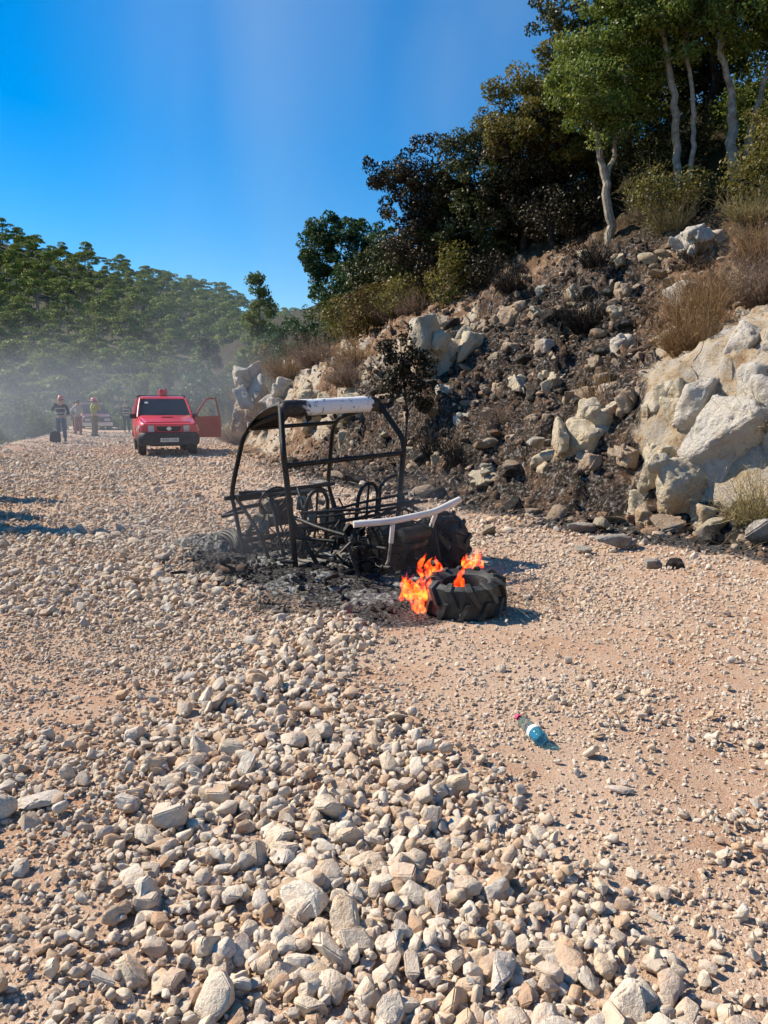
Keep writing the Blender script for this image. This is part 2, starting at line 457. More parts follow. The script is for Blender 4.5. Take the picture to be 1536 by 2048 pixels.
STONE_STOPS = [(0.0, (0.62, 0.50, 0.37)), (0.18, (0.68, 0.58, 0.45)), (0.36, (0.58, 0.50, 0.41)), (0.5, (0.72, 0.64, 0.52)), (0.66, (0.65, 0.51, 0.36)), (0.78, (0.55, 0.38, 0.245)), (0.88, (0.62, 0.555, 0.47)), (1.0, (0.50, 0.33, 0.21))]
M = dict(
    soil=mat_soil(), hillside=mat_hillside(),
    stone=mat_stone('pale_gravel', STONE_STOPS),
    bigstone=mat_stone('pale_stone', STONE_STOPS, False),
    scree=mat_stone('hillside_scree', [(0, (0.10, 0.06, 0.04)), (0.3, (0.22, 0.14, 0.09)), (0.55, (0.34, 0.22, 0.14)), (0.75, (0.50, 0.40, 0.29)), (0.9, (0.14, 0.10, 0.08)), (1, (0.55, 0.48, 0.38))], True, 0.3),
    lime_white=mat_outcrop('white_limestone', 0.75, 0.6),
    lime_cream=mat_outcrop('cream_limestone', 0.75, 0.25, ((0.58, 0.47, 0.31), (0.56, 0.50, 0.39))),
    lime_brown=mat_outcrop('brown_limestone', 0.6, 0.35, ((0.40, 0.28, 0.18), (0.50, 0.40, 0.30))),
    rock_black=mat_outcrop('scorched_rock', 0.1, 0.5, ((0.035, 0.032, 0.028), (0.07, 0.06, 0.05))),
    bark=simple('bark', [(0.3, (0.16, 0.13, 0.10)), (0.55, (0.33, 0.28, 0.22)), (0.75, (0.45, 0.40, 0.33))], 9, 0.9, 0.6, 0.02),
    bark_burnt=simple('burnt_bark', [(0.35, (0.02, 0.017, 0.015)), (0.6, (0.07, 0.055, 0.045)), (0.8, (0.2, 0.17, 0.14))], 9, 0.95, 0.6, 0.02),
    leaf_green=mat_leaf('oak_leaves', [(0, (0.055, 0.090, 0.016)), (0.35, (0.12, 0.17, 0.030)), (0.7, (0.21, 0.25, 0.050)), (1, (0.33, 0.34, 0.085))]),
    leaf_olive=mat_leaf('olive_leaves', [(0, (0.06, 0.065, 0.014)), (0.4, (0.13, 0.13, 0.028)), (0.75, (0.21, 0.175, 0.042)), (1, (0.31, 0.24, 0.075))]),
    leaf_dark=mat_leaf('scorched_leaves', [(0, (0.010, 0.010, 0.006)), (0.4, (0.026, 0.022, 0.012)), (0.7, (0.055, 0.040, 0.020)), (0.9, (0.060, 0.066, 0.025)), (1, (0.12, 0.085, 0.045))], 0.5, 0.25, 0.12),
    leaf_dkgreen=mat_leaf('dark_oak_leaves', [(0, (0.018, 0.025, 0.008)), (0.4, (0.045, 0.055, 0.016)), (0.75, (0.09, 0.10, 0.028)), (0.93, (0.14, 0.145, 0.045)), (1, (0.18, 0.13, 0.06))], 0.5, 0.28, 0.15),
    leaf_deep=mat_leaf('deep_green_leaves', [(0, (0.018, 0.048, 0.018)), (0.5, (0.040, 0.088, 0.030)), (1, (0.085, 0.15, 0.05))], 0.55, 0.35),
    leaf_brown=mat_leaf('browned_leaves', [(0, (0.06, 0.038, 0.012)), (0.5, (0.13, 0.085, 0.025)), (0.8, (0.16, 0.125, 0.035)), (1, (0.26, 0.17, 0.065))], 0.6, 0.3),
    leaf_pine=mat_leaf('pine_needles', [(0, (0.07, 0.11, 0.022)), (0.4, (0.14, 0.195, 0.036)), (0.75, (0.23, 0.27, 0.055)), (1, (0.34, 0.35, 0.085))], 0.7, 0.2, 0.18),
    leaf_pine2=mat_leaf('pale_pine_needles', [(0, (0.07, 0.11, 0.03)), (0.5, (0.14, 0.19, 0.05)), (1, (0.25, 0.27, 0.09))], 0.7, 0.2, 0.3),
    dry=mat_leaf('dry_brush', [(0, (0.12, 0.065, 0.030)), (0.5, (0.27, 0.165, 0.08)), (1, (0.42, 0.29, 0.15))], 0.8, 0.2, 0.2),
    dry_grey=mat_leaf('grey_brush', [(0, (0.13, 0.085, 0.06)), (0.5, (0.24, 0.17, 0.125)), (1, (0.36, 0.28, 0.21))], 0.8, 0.2, 0.2),
    dry_green=mat_leaf('straw_green_brush', [(0, (0.17, 0.13, 0.055)), (0.5, (0.32, 0.26, 0.12)), (1, (0.50, 0.42, 0.22))], 0.8, 0.2, 0.2),
    twig_black=mat_leaf('charred_twigs', [(0, (0.010, 0.009, 0.008)), (0.7, (0.03, 0.025, 0.02)), (1, (0.10, 0.08, 0.065))], 0.8, 0.2, 0.0),
)
# ------------------------------------------------------------------ ground, road, hillside
def burn_ground(x, y):
    """where the fire lay on the flat: under the buggy and along the foot of the slope"""
    u = (x + 0.55) * 0.79 + (y - 7.25) * 0.615; w = -(x + 0.55) * 0.615 + (y - 7.25) * 0.79
    nz = fbm(xyz(x, y) * 1.7 + 3, 4)
    a = 1 - sstep(0.70, 1.25, np.sqrt((u / 1.25) ** 2 + (w / 1.75) ** 2) + 0.55 * nz)
    d = foot(y) - x
    b = (1 - sstep(0.25, 1.1, d + 0.7 * nz - 0.55 * sstep(7.0, 9.5, y) * (1 - sstep(9.5, 10.5, y)))) * sstep(6.4, 7.4, y) * (1 - sstep(17, 21, y))
    t = 1 - sstep(0.22, 0.5, np.hypot(x - 0.12, y - 5.55))
    return np.clip(np.maximum(np.maximum(a, b), t), 0, 1)

def burn_slope(x, y):
    s = (x - foot(y)) * 0.88
    bound = np.interp(y, [7, 9.4, 9.9, 11.7, 15.5, 19], [2.6, 3.15, 3.3, 4.0, 5.5, 6.9])
    a = sstep(-0.25, 0.35, bound - x) * (1 - sstep(18.5, 21.5, y + 0.25 * s)) * (1 - sstep(7.5, 9.5, s))
    return np.clip(0.86 * a, 0, 1)

def lime_slope(x, y):
    s = (x - foot(y)) * 0.88
    a = sstep(-0.2, 0.2, s) * (1 - sstep(3.6, 4.6, s)) * (1 - sstep(12.0, 13.2, y))
    b = sstep(0.4, 1.0, s) * (1 - sstep(3.4, 4.4, s)) * sstep(15.0, 16.0, y) * (1 - sstep(20, 22, y)) * 0.9
    c = sstep(-0.2, 0.4, s) * (1 - sstep(2.5, 4, s)) * sstep(21, 23, y) * 0.62
    return np.clip(np.maximum(np.maximum(a * 0.8, b), np.maximum(c, 0.30)), 0, 1)

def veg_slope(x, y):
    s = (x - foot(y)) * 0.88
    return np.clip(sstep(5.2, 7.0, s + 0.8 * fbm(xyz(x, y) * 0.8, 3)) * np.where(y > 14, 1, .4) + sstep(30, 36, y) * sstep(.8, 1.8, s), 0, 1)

def axis(knots, steps):
    out = []
    for a, b, n in zip(knots[:-1], knots[1:], steps): out += list(np.linspace(a, b, n, endpoint=False))
    return np.array(out + [knots[-1]])

gy = axis([-6, 0.8, 4, 9, 20, 52], [14, 64, 84, 70, 60])
gx = axis([-40, -14, -5, -2.2, 2.6, 5, 9], [30, 60, 50, 100, 40, 14])
X, Y = np.meshgrid(gx, gy); x_, y_ = X.ravel(), Y.ravel()
zr = road_z(x_, y_) - np.clip(edge(y_) - x_, 0, 30) * 0.42
berm = np.exp(-((x_ - edge(y_) - 0.6) / 0.7) ** 2) * (0.18 + 0.15 * fbm(xyz(x_, y_) * 0.8, 2)) * sstep(12, 18, y_)
bg = burn_ground(x_, y_)
def mound_z(x_, y_):
    m_ = 0.13 * np.exp(-(((x_ + 0.75) / 0.75) ** 2 + ((y_ - 6.55) / 0.45) ** 2)) + 0.10 * np.exp(-(((x_ + 1.9) / 0.45) ** 2 + ((y_ - 8.1) / 0.5) ** 2))
    return m_ * (1 + 0.8 * fbm(xyz(x_, y_) * 5, 3))
zr = zr + berm + mound_z(x_, y_) - 0.35 * sstep(0.8, 1.8, x_ - foot(y_))
zr += 0.02 * bg * fbm(xyz(x_, y_) * 9, 3)
ROADZ = lambda a, b: float(ground_z(a, b)[0])
tag(obj('road', grid_mesh('road', X, Y, zr.reshape(X.shape), M['soil'], dict(burn=bg))), kind='structure')

sy = axis([-6, 5, 8, 22, 36, 80], [20, 40, 250, 90, 70])
ss = axis([-0.9, 0.0, 6.0, 11, 16, 45], [16, 104, 56, 24, 26])
S, Y = np.meshgrid(ss, sy); X = foot(Y.ravel()).reshape(Y.shape) + S
x_, y_ = X.ravel(), Y.ravel()
z_ = slope_z(x_, y_) - 0.10 * (1 - sstep(-0.9, -0.1, S.ravel()))
hb, sl = slope_base(x_, y_)
P = xyz(x_, y_); P[:, 2] = hb
push = (0.16 * fbm(P * 1.6 + 40, 3) + 0.07 * fbm(P * 5.5, 2)) * sstep(0.2, 1.2, sl)
x2 = x_ - push; y2 = y_ - push * 0.6
tag(obj('hillside', grid_mesh('hillside', x2.reshape(X.shape), y2.reshape(X.shape), z_.reshape(X.shape), M['hillside'],
    dict(burn=np.maximum(burn_slope(x_, y_), burn_ground(x_, y_) * (S.ravel() < 0.6)), lime=lime_slope(x_, y_), veg=veg_slope(x_, y_)), smooth=False)), kind='structure')

fy = axis([44, 70, 320, 700], [14, 110, 16]); fx = axis([-420, -220, 40, 260], [14, 120, 14])
X, Y = np.meshgrid(fx, fy)
mat_hill = simple('wooded_hill_ground', [(0.35, (0.030, 0.036, 0.014)), (0.55, (0.06, 0.058, 0.026)), (0.7, (0.13, 0.105, 0.06))], 0.08, 0.95, 0.0)
tag(obj('hill', grid_mesh('hill', X, Y, (hill_z(X.ravel(), Y.ravel()) - 0.15).reshape(X.shape), mat_hill)), kind='structure')
# the valley floor beyond the road edge and the plain to the horizon
fy = axis([-900, -20, 60, 900], [10, 30, 16]); fx = axis([-1500, -60, -9, 40, 1500], [12, 26, 10, 12])
X, Y = np.meshgrid(fx, fy); x_, y_ = X.ravel(), Y.ravel()
zz = -0.6 - np.clip(edge(y_) - x_, 0, 30) * 0.42 - 2.2 * sstep(30, 60, y_) - 4 * sstep(60, 120, y_)
tag(obj('ground', grid_mesh('ground', X, Y, zz.reshape(X.shape), mat_hill)), kind='structure')

# ------------------------------------------------------------------ stones
def stone_mesh(name, seed, mat, fine=False):
    r_ = np.random.RandomState(seed)
    n = r_.randint(13, 20)
    p = r_.normal(size=(n, 3)); p /= np.linalg.norm(p, axis=1)[:, None]
    p = np.sign(p) * np.abs(p) ** 0.75
    p *= np.array([1.0, r_.uniform(0.62, 0.95), r_.uniform(0.45, 0.75)]) * r_.uniform(0.86, 1.0, (n, 1))
    bm = bmesh.new()
    for q in p: bm.verts.new(q)
    res = bmesh.ops.convex_hull(bm, input=bm.verts)
    junk = [e for e in res['geom_interior'] + res['geom_unused'] if isinstance(e, bmesh.types.BMVert)]
    if junk: bmesh.ops.delete(bm, geom=list(set(junk)), context='VERTS')
    bmesh.ops.dissolve_limit(bm, angle_limit=R(17), verts=bm.verts, edges=bm.edges)
    bmesh.ops.bevel(bm, geom=bm.edges[:], offset=0.07 if fine else 0.06, segments=2 if fine else 1, affect='EDGES', clamp_overlap=True)
    bmesh.ops.triangulate(bm, faces=bm.faces)
    if fine:
        bmesh.ops.subdivide_edges(bm, edges=[e for e in bm.edges if e.calc_length() > 0.25], cuts=2, use_grid_fill=True)
        bmesh.ops.triangulate(bm, faces=bm.faces)
        co = np.array([v.co for v in bm.verts]); dn = 0.055 * fbm(co * 2.4 + seed * 3.7, 3) + 0.02 * fbm(co * 7 + seed, 2)
        for v, d in zip(bm.verts, dn): v.co += v.co.normalized() * d
    me = bpy.data.meshes.new(name); bm.to_mesh(me); bm.free()
    me.polygons.foreach_set('use_smooth', np.ones(len(me.polygons), bool)); me.set_sharp_from_angle(angle=R(55 if fine else 32))
    co = np.array([v.co for v in me.vertices]); sz = np.abs(co).max()
    me.vertices.foreach_set('co', (co / sz * 0.5).astype(np.float32).ravel())       # about 1 m across
    me.materials.append(mat); me.update(); return me

def proto_collection(name, meshes):
    col = bpy.data.collections.new(name)
    for i, me in enumerate(meshes):
        o = bpy.data.objects.new('%s_shape_%02d' % (name, i), me); col.objects.link(o)
    return col

def scatter(name, col, P, rot, scl, idx, burn):
    me = bpy.data.meshes.new(name); me.vertices.add(len(P)); me.vertices.foreach_set('co', np.asarray(P, np.float32).ravel())
    for an, typ, key, av in (('rot', 'FLOAT_VECTOR', 'vector', rot), ('scl', 'FLOAT_VECTOR', 'vector', scl), ('idx', 'INT', 'value', idx), ('burn', 'FLOAT', 'value', burn)):
        a = me.attributes.new(an, typ, 'POINT'); a.data.foreach_set(key, np.asarray(av, np.int32 if typ == 'INT' else np.float32).ravel())
    o = obj(name, me)
    g = bpy.data.node_groups.new(name, 'GeometryNodeTree')
    g.interface.new_socket('Geometry', in_out='INPUT', socket_type='NodeSocketGeometry')
    g.interface.new_socket('Geometry', in_out='OUTPUT', socket_type='NodeSocketGeometry')
    gi = g.nodes.new('NodeGroupInput'); go = g.nodes.new('NodeGroupOutput')
    ip = g.nodes.new('GeometryNodeInstanceOnPoints'); ip.inputs['Pick Instance'].default_value = True
    ci = g.nodes.new('GeometryNodeCollectionInfo'); ci.inputs['Collection'].default_value = col
    ci.inputs['Separate Children'].default_value = True; ci.inputs['Reset Children'].default_value = True
    def na(nm, typ):
        n = g.nodes.new('GeometryNodeInputNamedAttribute'); n.data_type = typ; n.inputs['Name'].default_value = nm; return n.outputs['Attribute']
    er = g.nodes.new('FunctionNodeEulerToRotation')
    g.links.new(na('rot', 'FLOAT_VECTOR'), er.inputs[0])
    g.links.new(gi.outputs[0], ip.inputs['Points']); g.links.new(ci.outputs[0], ip.inputs['Instance'])
    g.links.new(na('idx', 'INT'), ip.inputs['Instance Index']); g.links.new(er.outputs[0], ip.inputs['Rotation'])
    g.links.new(na('scl', 'FLOAT_VECTOR'), ip.inputs['Scale']); g.links.new(ip.outputs[0], go.inputs[0])
    md = o.modifiers.new('scatter', 'NODES'); md.node_group = g
    return o

gravel_col = proto_collection('gravel_chips', [stone_mesh('gravel_chip', 100 + i, M['stone']) for i in range(12)])
scree_col = proto_collection('scree_chips', [stone_mesh('scree_chip', 140 + i, M['scree']) for i in range(10)])
big_meshes = [stone_mesh('stone', 200 + i, M['bigstone'], True) for i in range(14)]

PILE_Y = [0.5, 1.3, 1.9, 2.4, 2.85, 3.3, 3.9, 4.5, 5.2, 6.0, 7.5, 9, 12, 20, 30, 45]
PILE_X = [1.0, 0.95, 0.80, 0.66, 0.50, 0.22, -0.06, -0.26, -0.05, -0.05, -0.5, -1.2, -3.0, -5.5, -8.6, -14]
def coarse_w(x, y):
    n = fbm(xyz(x, y) * 1.3 + 5, 3)
    w = sstep(-0.22, 0.18, np.interp(y, PILE_Y, PILE_X) - x + 0.30 * n)
    hole = np.exp(-(((x + 1.75) / 0.55) ** 2 + ((y - 3.75) / 0.55) ** 2)) * 0.75 + np.exp(-(((x + 1.45) / 0.42) ** 2 + ((y - 1.85) / 0.45) ** 2)) * 0.95
    band = np.exp(-(((x + 4.5) / 1.6) ** 2 + ((y - 13) / 3.5) ** 2)) * 0.7
    w = np.clip(w - hole - band - 0.25 * sstep(0.1, 0.5, n), 0, 1)
    ridge = np.exp(-((x - (1.05 + 0.32 * (y - 2.0))) / 0.30) ** 2) * (1 - sstep(2.6, 3.4, y)) * 0.55
    far = sstep(6.5, 10, y) * (0.42 + 0.5 * fbm(xyz(x, y) * 0.35 + 50, 2))
    far = np.maximum(far, (0.10 + 0.22 * (n > 0.05)) * sstep(1.5, 3.0, y))
    return np.clip(np.maximum(np.maximum(w, ridge * (n > -0.15)), far), 0, 1)

def band_points(y0, y1, dens, margin=2.6):
    hw0, hw1 = 0.80 * y0 + margin, 0.80 * y1 + margin
    area = (hw0 + hw1) * (y1 - y0); n = int(area * dens)
    y = rng.uniform(y0, y1, n); x = rng.uniform(-1, 1, n) * (0.80 * y + margin)
    k = (np.abs(x) < 0.56 * y + 0.6) | (rng.uniform(size=n) < 0.55)
    return x[k], y[k]

gp = []
for (y0, y1, dens) in ((0.9, 2.2, 1500), (2.2, 3.6, 1150), (3.6, 6, 850), (6, 9, 560), (9, 14, 330), (14, 22, 150), (22, 42, 60)):
    x, y = band_points(y0, y1, dens)
    keep = rng.uniform(size=len(x)) < coarse_w(x, y); x, y = x[keep], y[keep]
    sf = np.clip(0.86 + 0.55 * fbm(xyz(x, y) * 0.7 + 31, 2), 0.6, 1.2) * (1 - 0.36 * sstep(-0.7, -1.3, x) * (1 - sstep(4.6, 5.6, y))) * (1 - 0.12 * sstep(3.2, 4.5, y)) * (1 - 0.34 * sstep(-.15, .25, x - np.interp(y, PILE_Y, PILE_X)) * (y < 7))
    d = np.clip(np.exp(rng.normal(math.log(0.041), 0.43, len(x))), 0.016, 0.15) * sf * np.clip(0.95 + y / 40, 0.9, 1.5)
    gp.append(np.stack([x, y, d, rng.uniform(0, 1, len(x)) ** 2 * 0.028], 1))
n_coarse = sum(len(a) for a in gp)
for (y0, y1, dens, lo, hi) in ((0.9, 2.2, 5200, .006, .024), (2.2, 3.6, 4000, .007, .027), (3.6, 6, 2200, .009, .032), (6, 9, 900, .014, .042), (9, 14, 250, .022, .05), (14, 24, 90, .03, .075), (24, 42, 30, .05, .11)):
    x, y = band_points(y0, y1, dens)
    n = fbm(xyz(x, y) * 0.9 + 71, 3); n2 = fbm(xyz(x, y) * 3.5, 2)
    patch = np.clip(0.55 + 1.1 * n + 0.5 * n2, 0.14, 1)
    keep = rng.uniform(size=len(x)) < patch; x, y = x[keep], y[keep]
    d = lo + (hi - lo) * rng.uniform(size=len(x)) ** 2.2
    gp.append(np.stack([x, y, d, np.zeros(len(x))], 1))
gp = np.concatenate(gp)
gx_, gy_, gd_ = gp[:, 0], gp[:, 1], gp[:, 2]
ok = (gx_ < foot(gy_) - 0.15) & (gx_ > edge(gy_) - 0.5)
bu = burn_ground(gx_, gy_)
ok &= ~((bu > 0.5) & (rng.uniform(size=len(gx_)) < 0.72))
gp, bu = gp[ok], bu[ok]
gx_, gy_, gd_ = gp[:, 0], gp[:, 1], gp[:, 2]
gz_ = road_z(gx_, gy_) + mound_z(gx_, gy_) + gp[:, 3] + gd_ * 0.16 + np.exp(-((gx_ - edge(gy_) - 0.6) / 0.7) ** 2) * 0.16 * sstep(12, 18, gy_)
app = gd_ / np.hypot(gy_, 1.5) * (np.abs(gx_) < 0.5 * gy_ + 0.15) * (gy_ > 1.45) * (bu < 0.3)
order = np.argsort(-app); pick = order[:272]; rest = order[272:]
n = len(rest)
rot = rng.uniform(0, 6.283, (n, 3)); rot[:, 0] = rng.normal(0, 0.5, n); rot[:, 1] = rng.normal(0, 0.5, n)
scl = gd_[rest][:, None] * rng.uniform(0.75, 1.2, (n, 3))
g_o = scatter('gravel', gravel_col, np.stack([gx_, gy_, gz_], 1)[rest], rot, scl, rng.randint(0, 12, n), np.clip(bu[rest] * 1.3 - 0.15, 0, 1))
tag(g_o, 'loose pale crushed limestone gravel covering the dirt road', 'gravel', kind='stuff')
for i in pick:
    d = float(gd_[i]); me = big_meshes[rng.randint(len(big_meshes))]
    o = obj('stone', me, None, (gx_[i], gy_[i], gz_[i] + 0.05 * d), (rng.normal(0, .45), rng.normal(0, .45), rng.uniform(0, 6.28)), (d * 1.08, d * rng.uniform(.9, 1.2), d * rng.uniform(.9, 1.15)))
    tag(o, 'pale angular limestone chunk lying loose among the road gravel', 'stone', 'limestone chunks scattered over the road gravel')

# stones that can be singled out
def special_stone(x, y, dims, seed, rz, label, tilt=(0, 0), mat=None, z=None):
    me = stone_mesh('stone', seed, mat or M['bigstone'], True)
    zz = (ROADZ(x, y) + dims[2] * 0.30) if z is None else z
    return tag(obj('stone', me, None, (x, y, zz), (tilt[0], tilt[1], rz), dims), label, 'stone')
for a in (
    (0.94, 2.89, (0.115, 0.06, 0.05), 301, 2.9, 'long flat tan stone alone on packed earth past the plastic bottle'),
    (-0.06, 2.40, (0.115, 0.10, 0.075), 302, 0.7, 'large pale grey triangular stone with a small white stone before it'),
    (-0.03, 2.31, (0.05, 0.045, 0.06), 303, 1.7, 'small white upright stone leaning on the grey triangular one'),
    (-0.81, 2.14, (0.09, 0.085, 0.105), 304, 0.4, 'orange brown blocky stone standing on end in the rubble'),
    (-1.45, 2.70, (0.13, 0.16, 0.15), 305, 1.0, 'big pale boulder-like stone at the rubble edge beside a flat grey slab'),
    (-1.32, 2.79, (0.20, 0.11, 0.07), 306, 0.35, 'flat grey slab of rock resting against a bigger pale stone'),
    (0.99, 3.40, (0.055, 0.05, 0.06), 307, 0.0, 'whitish stone by itself on bare earth beside the plastic bottle'),
    (-0.16, 2.93, (0.13, 0.07, 0.055), 308, -0.5, 'white-streaked wedge stone on the fine gravel ridge'),
    (-0.72, 2.16, (0.12, 0.06, 0.055), 309, -0.75, 'long grey stone tilted down against the orange brown block'),
    (-0.78, 2.50, (0.13, 0.10, 0.06), 310, 0.1, 'tan layered slab topping a small heap of rubble'),
    (0.86, 2.25, (0.07, 0.06, 0.05), 311, 0.6, 'rounded tan stone half buried in pink packed earth'),
    (0.05, 2.56, (0.06, 0.055, 0.05), 312, 0.2, 'brown-sided stone perched at the rim of the rubble'),
): special_stone(*a)
# ------------------------------------------------------------------ outcrops and boulders of the slope
def GZ0(x, y): return float(ground_z(x, y)[0])
def block(r_, dims, cell, amp, seed):
    """one angular, slightly weathered block: boxy hull, bevelled, cut into small faces and roughened; returns verts, tris"""
    n = r_.randint(12, 17); p = r_.normal(size=(n, 3)); p /= np.linalg.norm(p, axis=1)[:, None]
    p = np.sign(p) * np.abs(p) ** 0.5 * r_.uniform(.78, 1.0, (n, 1))
    p = p / np.abs(p).max(0) * np.array(dims)
    bm = bmesh.new()
    for q in p: bm.verts.new(q)
    res = bmesh.ops.convex_hull(bm, input=bm.verts)
    junk = [e for e in res['geom_interior'] + res['geom_unused'] if isinstance(e, bmesh.types.BMVert)]
    if junk: bmesh.ops.delete(bm, geom=list(set(junk)), context='VERTS')
    bmesh.ops.dissolve_limit(bm, angle_limit=R(14), verts=bm.verts, edges=bm.edges)
    bmesh.ops.bevel(bm, geom=bm.edges[:], offset=min(dims) * .09, segments=1, affect='EDGES', clamp_overlap=True)
    bmesh.ops.triangulate(bm, faces=bm.faces)
    for it in range(5):
        es = [e for e in bm.edges if e.calc_length() > cell]
        if not es or len(bm.verts) > 4000: break
        bmesh.ops.subdivide_edges(bm, edges=es, cuts=1); bmesh.ops.triangulate(bm, faces=bm.faces)
    V = np.array([v.co[:] for v in bm.verts]); N = np.array([v.normal[:] for v in bm.verts]) if False else V / (np.linalg.norm(V / np.array(dims), axis=1)[:, None] * np.array(dims) + 1e-6)
    bm.verts.index_update(); Fc = np.array([[v.index for v in f.verts] for f in bm.faces]); bm.free()
    Q = V + seed * 5.3 + r_.uniform(0, 50)
    D = V / (np.linalg.norm(V, axis=1)[:, None] + 1e-6)
    d = amp * (0.9 * fbm(Q * 2.6, 3) - 1.1 * np.abs(fbm(Q * np.array([6, 6, 2.6]), 3)) + 0.5 * fbm(Q * 15, 3))
    return V + D * d[:, None], Fc

def boulder_mesh(name, seed, dims, mat, nb=14, cell=.08, amp=.05, dip=(.25, -.2), spread=.74, bsize=(.20, .48)):
    """an outcrop: one core and a crowd of fractured blocks sharing the bedding direction"""
    r_ = np.random.RandomState(seed + 11); VV, FF = [], []; off = 0
    def put(c, d, rot):
        nonlocal off
        V, Fc = block(r_, d, cell, amp, seed); Mx = np.array(Euler(rot).to_matrix()); V = V @ Mx.T + c
        VV.append(V); FF.append(Fc + off); off += len(V)
    put(np.zeros(3), np.array(dims) * .80, (dip[0] * .6, dip[1] * .6, r_.uniform(-.2, .2)))
    for k in range(nb):
        u = r_.normal(size=3); u /= np.linalg.norm(u); u = np.sign(u) * np.abs(u) ** .7
        c = u * np.array(dims) * spread * r_.uniform(.85, 1.1)
        q = r_.uniform(*bsize); d = np.array(dims) * q * r_.uniform(.7, 1.2, 3); d = np.clip(d, .05, 1.2)
        put(c, d, (dip[0] + r_.normal(0, .22), dip[1] + r_.normal(0, .22), r_.normal(0, .4)))
    return np_mesh(name, np.concatenate(VV), np.concatenate(FF), mat, False)

def boulder(x, y, z, dims, seed, mat, label, sub=4, rz=0.0, name='boulder', cat='boulder', tilt=(0, 0), group=None, nb=None, cell=None):
    z = z if z is not None else float(ground_z(x, y)[0]) + dims[2] * 0.25
    if max(dims) < .3:
        me = stone_mesh(name, 500 + seed, M[mat], True); o = obj(name, me, None, (x, y, z), (tilt[0], tilt[1], rz), tuple(d * 2 for d in dims))
    else:
        nb = nb if nb is not None else (7 if max(dims) < .5 else 19)
        o = obj(name, boulder_mesh(name, seed, dims, M[mat], nb, cell or max(.05, max(dims) * .075), min(.06, .09 * min(dims) + .012)), None, (x, y, z), (tilt[0], tilt[1], rz))
    return tag(o, label, cat, group)

boulder(5.2, 10.45, 1.05, (1.5, 0.95, 1.6), 1, 'lime_white', 'large white weathered limestone face at the right of the burnt slope', 6, 0.5, 'limestone_outcrop', 'rock outcrop', nb=34, cell=.06)
boulder(3.78, 9.75, 0.40, (0.66, 0.55, 0.82), 2, 'lime_cream', 'cream limestone buttress with orange stains at the foot of the slope', 6, 0.4, 'limestone_outcrop', 'rock outcrop', nb=18, cell=.05)
boulder(4.05, 10.75, 1.35, (0.55, 0.42, 0.62), 35, 'lime_cream', 'orange-stained limestone shoulder between the buttress and the thorn brush', 5, 0.7, 'limestone_outcrop', 'rock outcrop', nb=20, cell=.05)
boulder(3.15, 11.6, 0.95, (0.72, 0.5, 0.62), 3, 'lime_cream', 'tan ribbed limestone outcrop in the middle of the charred slope', 5, 0.6, 'limestone_outcrop', 'rock outcrop')
boulder(1.55, 17.15, 2.2, (1.05, 0.62, 1.15), 4, 'lime_cream', 'yellowish cream cliff face left of the charred slope under dark oaks', 6, 0.45, 'limestone_outcrop', 'rock outcrop', nb=24)
boulder(0.95, 18.3, 3.1, (0.42, 0.4, 0.5), 5, 'lime_white', 'white rock knob capping the yellowish cream cliff', 4, 0.2)
boulder(2.83, 17.5, 3.45, (0.46, 0.42, 0.36), 6, 'lime_brown', 'smooth beige rounded boulder high on the burnt slope', 5, 0.3)
boulder(3.55, 15.9, 3.0, (0.36, 0.36, 0.42), 7, 'rock_black', 'black scorched block of rock hanging over the slope', 4, 0.9)
boulder(4.2, 13.7, 2.45, (0.30, 0.26, 0.42), 8, 'lime_white', 'white pointed rock sticking up from ashes near the dry brush', 4, 0.2)
boulder(5.35, 14.1, 3.35, (0.46, 0.36, 0.46), 9, 'lime_white', 'pale boulder above the brown thorn brush', 5, 0.5)
boulder(6.1, 15.4, 4.55, (0.55, 0.4, 0.36), 10, 'lime_white', 'layered white ledge just below the pale tree trunks', 5, 0.2)
boulder(4.75, 15.6, 3.6, (0.26, 0.25, 0.3), 11, 'lime_brown', 'brown and white rock under the slender tree on the slope', 4)
boulder(4.2, 15.6, 3.35, (0.34, 0.3, 0.24), 12, 'lime_brown', 'rust brown rock beside the black scorched block', 4, 1.2)
boulder(2.6, 12.1, 0.72, (0.42, 0.34, 0.30), 13, 'lime_cream', 'cream boulder low on the slope above the grey ash', 4, 0.8)
boulder(1.80, 12.75, 0.36, (0.52, 0.26, 0.12), 14, 'lime_cream', 'flat cream slab lying among brown rubble', 4, 0.5)
boulder(1.72, 12.85, 0.50, (0.13, 0.11, 0.15), 15, 'lime_white', 'small whitish rock sitting on the flat cream slab', 3)
boulder(2.05, 12.95, 0.52, (0.11, 0.10, 0.12), 16, 'lime_brown', 'small brown rock sitting on the flat cream slab', 3)
boulder(4.25, 8.35, 0.16, (0.26, 0.22, 0.26), 17, 'lime_white', 'white rock standing at the roadside below the straw brush', 4, 0.3)
boulder(2.44, 8.15, 0.07, (0.24, 0.13, 0.15), 18, 'lime_white', 'pale crumpled rock lying in the ash beside the road', 4, 0.4)
boulder(2.68, 8.25, 0.05, (0.16, 0.10, 0.10), 19, 'lime_white', 'pale flat rock next to the crumpled one in the ash', 3, 1.0)
boulder(2.10, 7.95, 0.04, (0.13, 0.09, 0.07), 20, 'lime_white', 'small pale rock at the edge of the ash patch', 3, 2.0)
boulder(2.66, 9.35, 0.10, (0.14, 0.12, 0.13), 21, 'lime_cream', 'tan rounded stone in black ash below the buttress', 3, 2.0)
boulder(2.42, 9.3, 0.06, (0.19, 0.09, 0.07), 22, 'lime_white', 'long white stone in black ash beside the tan rounded one', 3, 0.2)
boulder(1.22, 8.95, 0.07, (0.12, 0.10, 0.11), 23, 'lime_cream', 'yellow-tan block of stone on the ash behind the buggy', 3, 0.7)
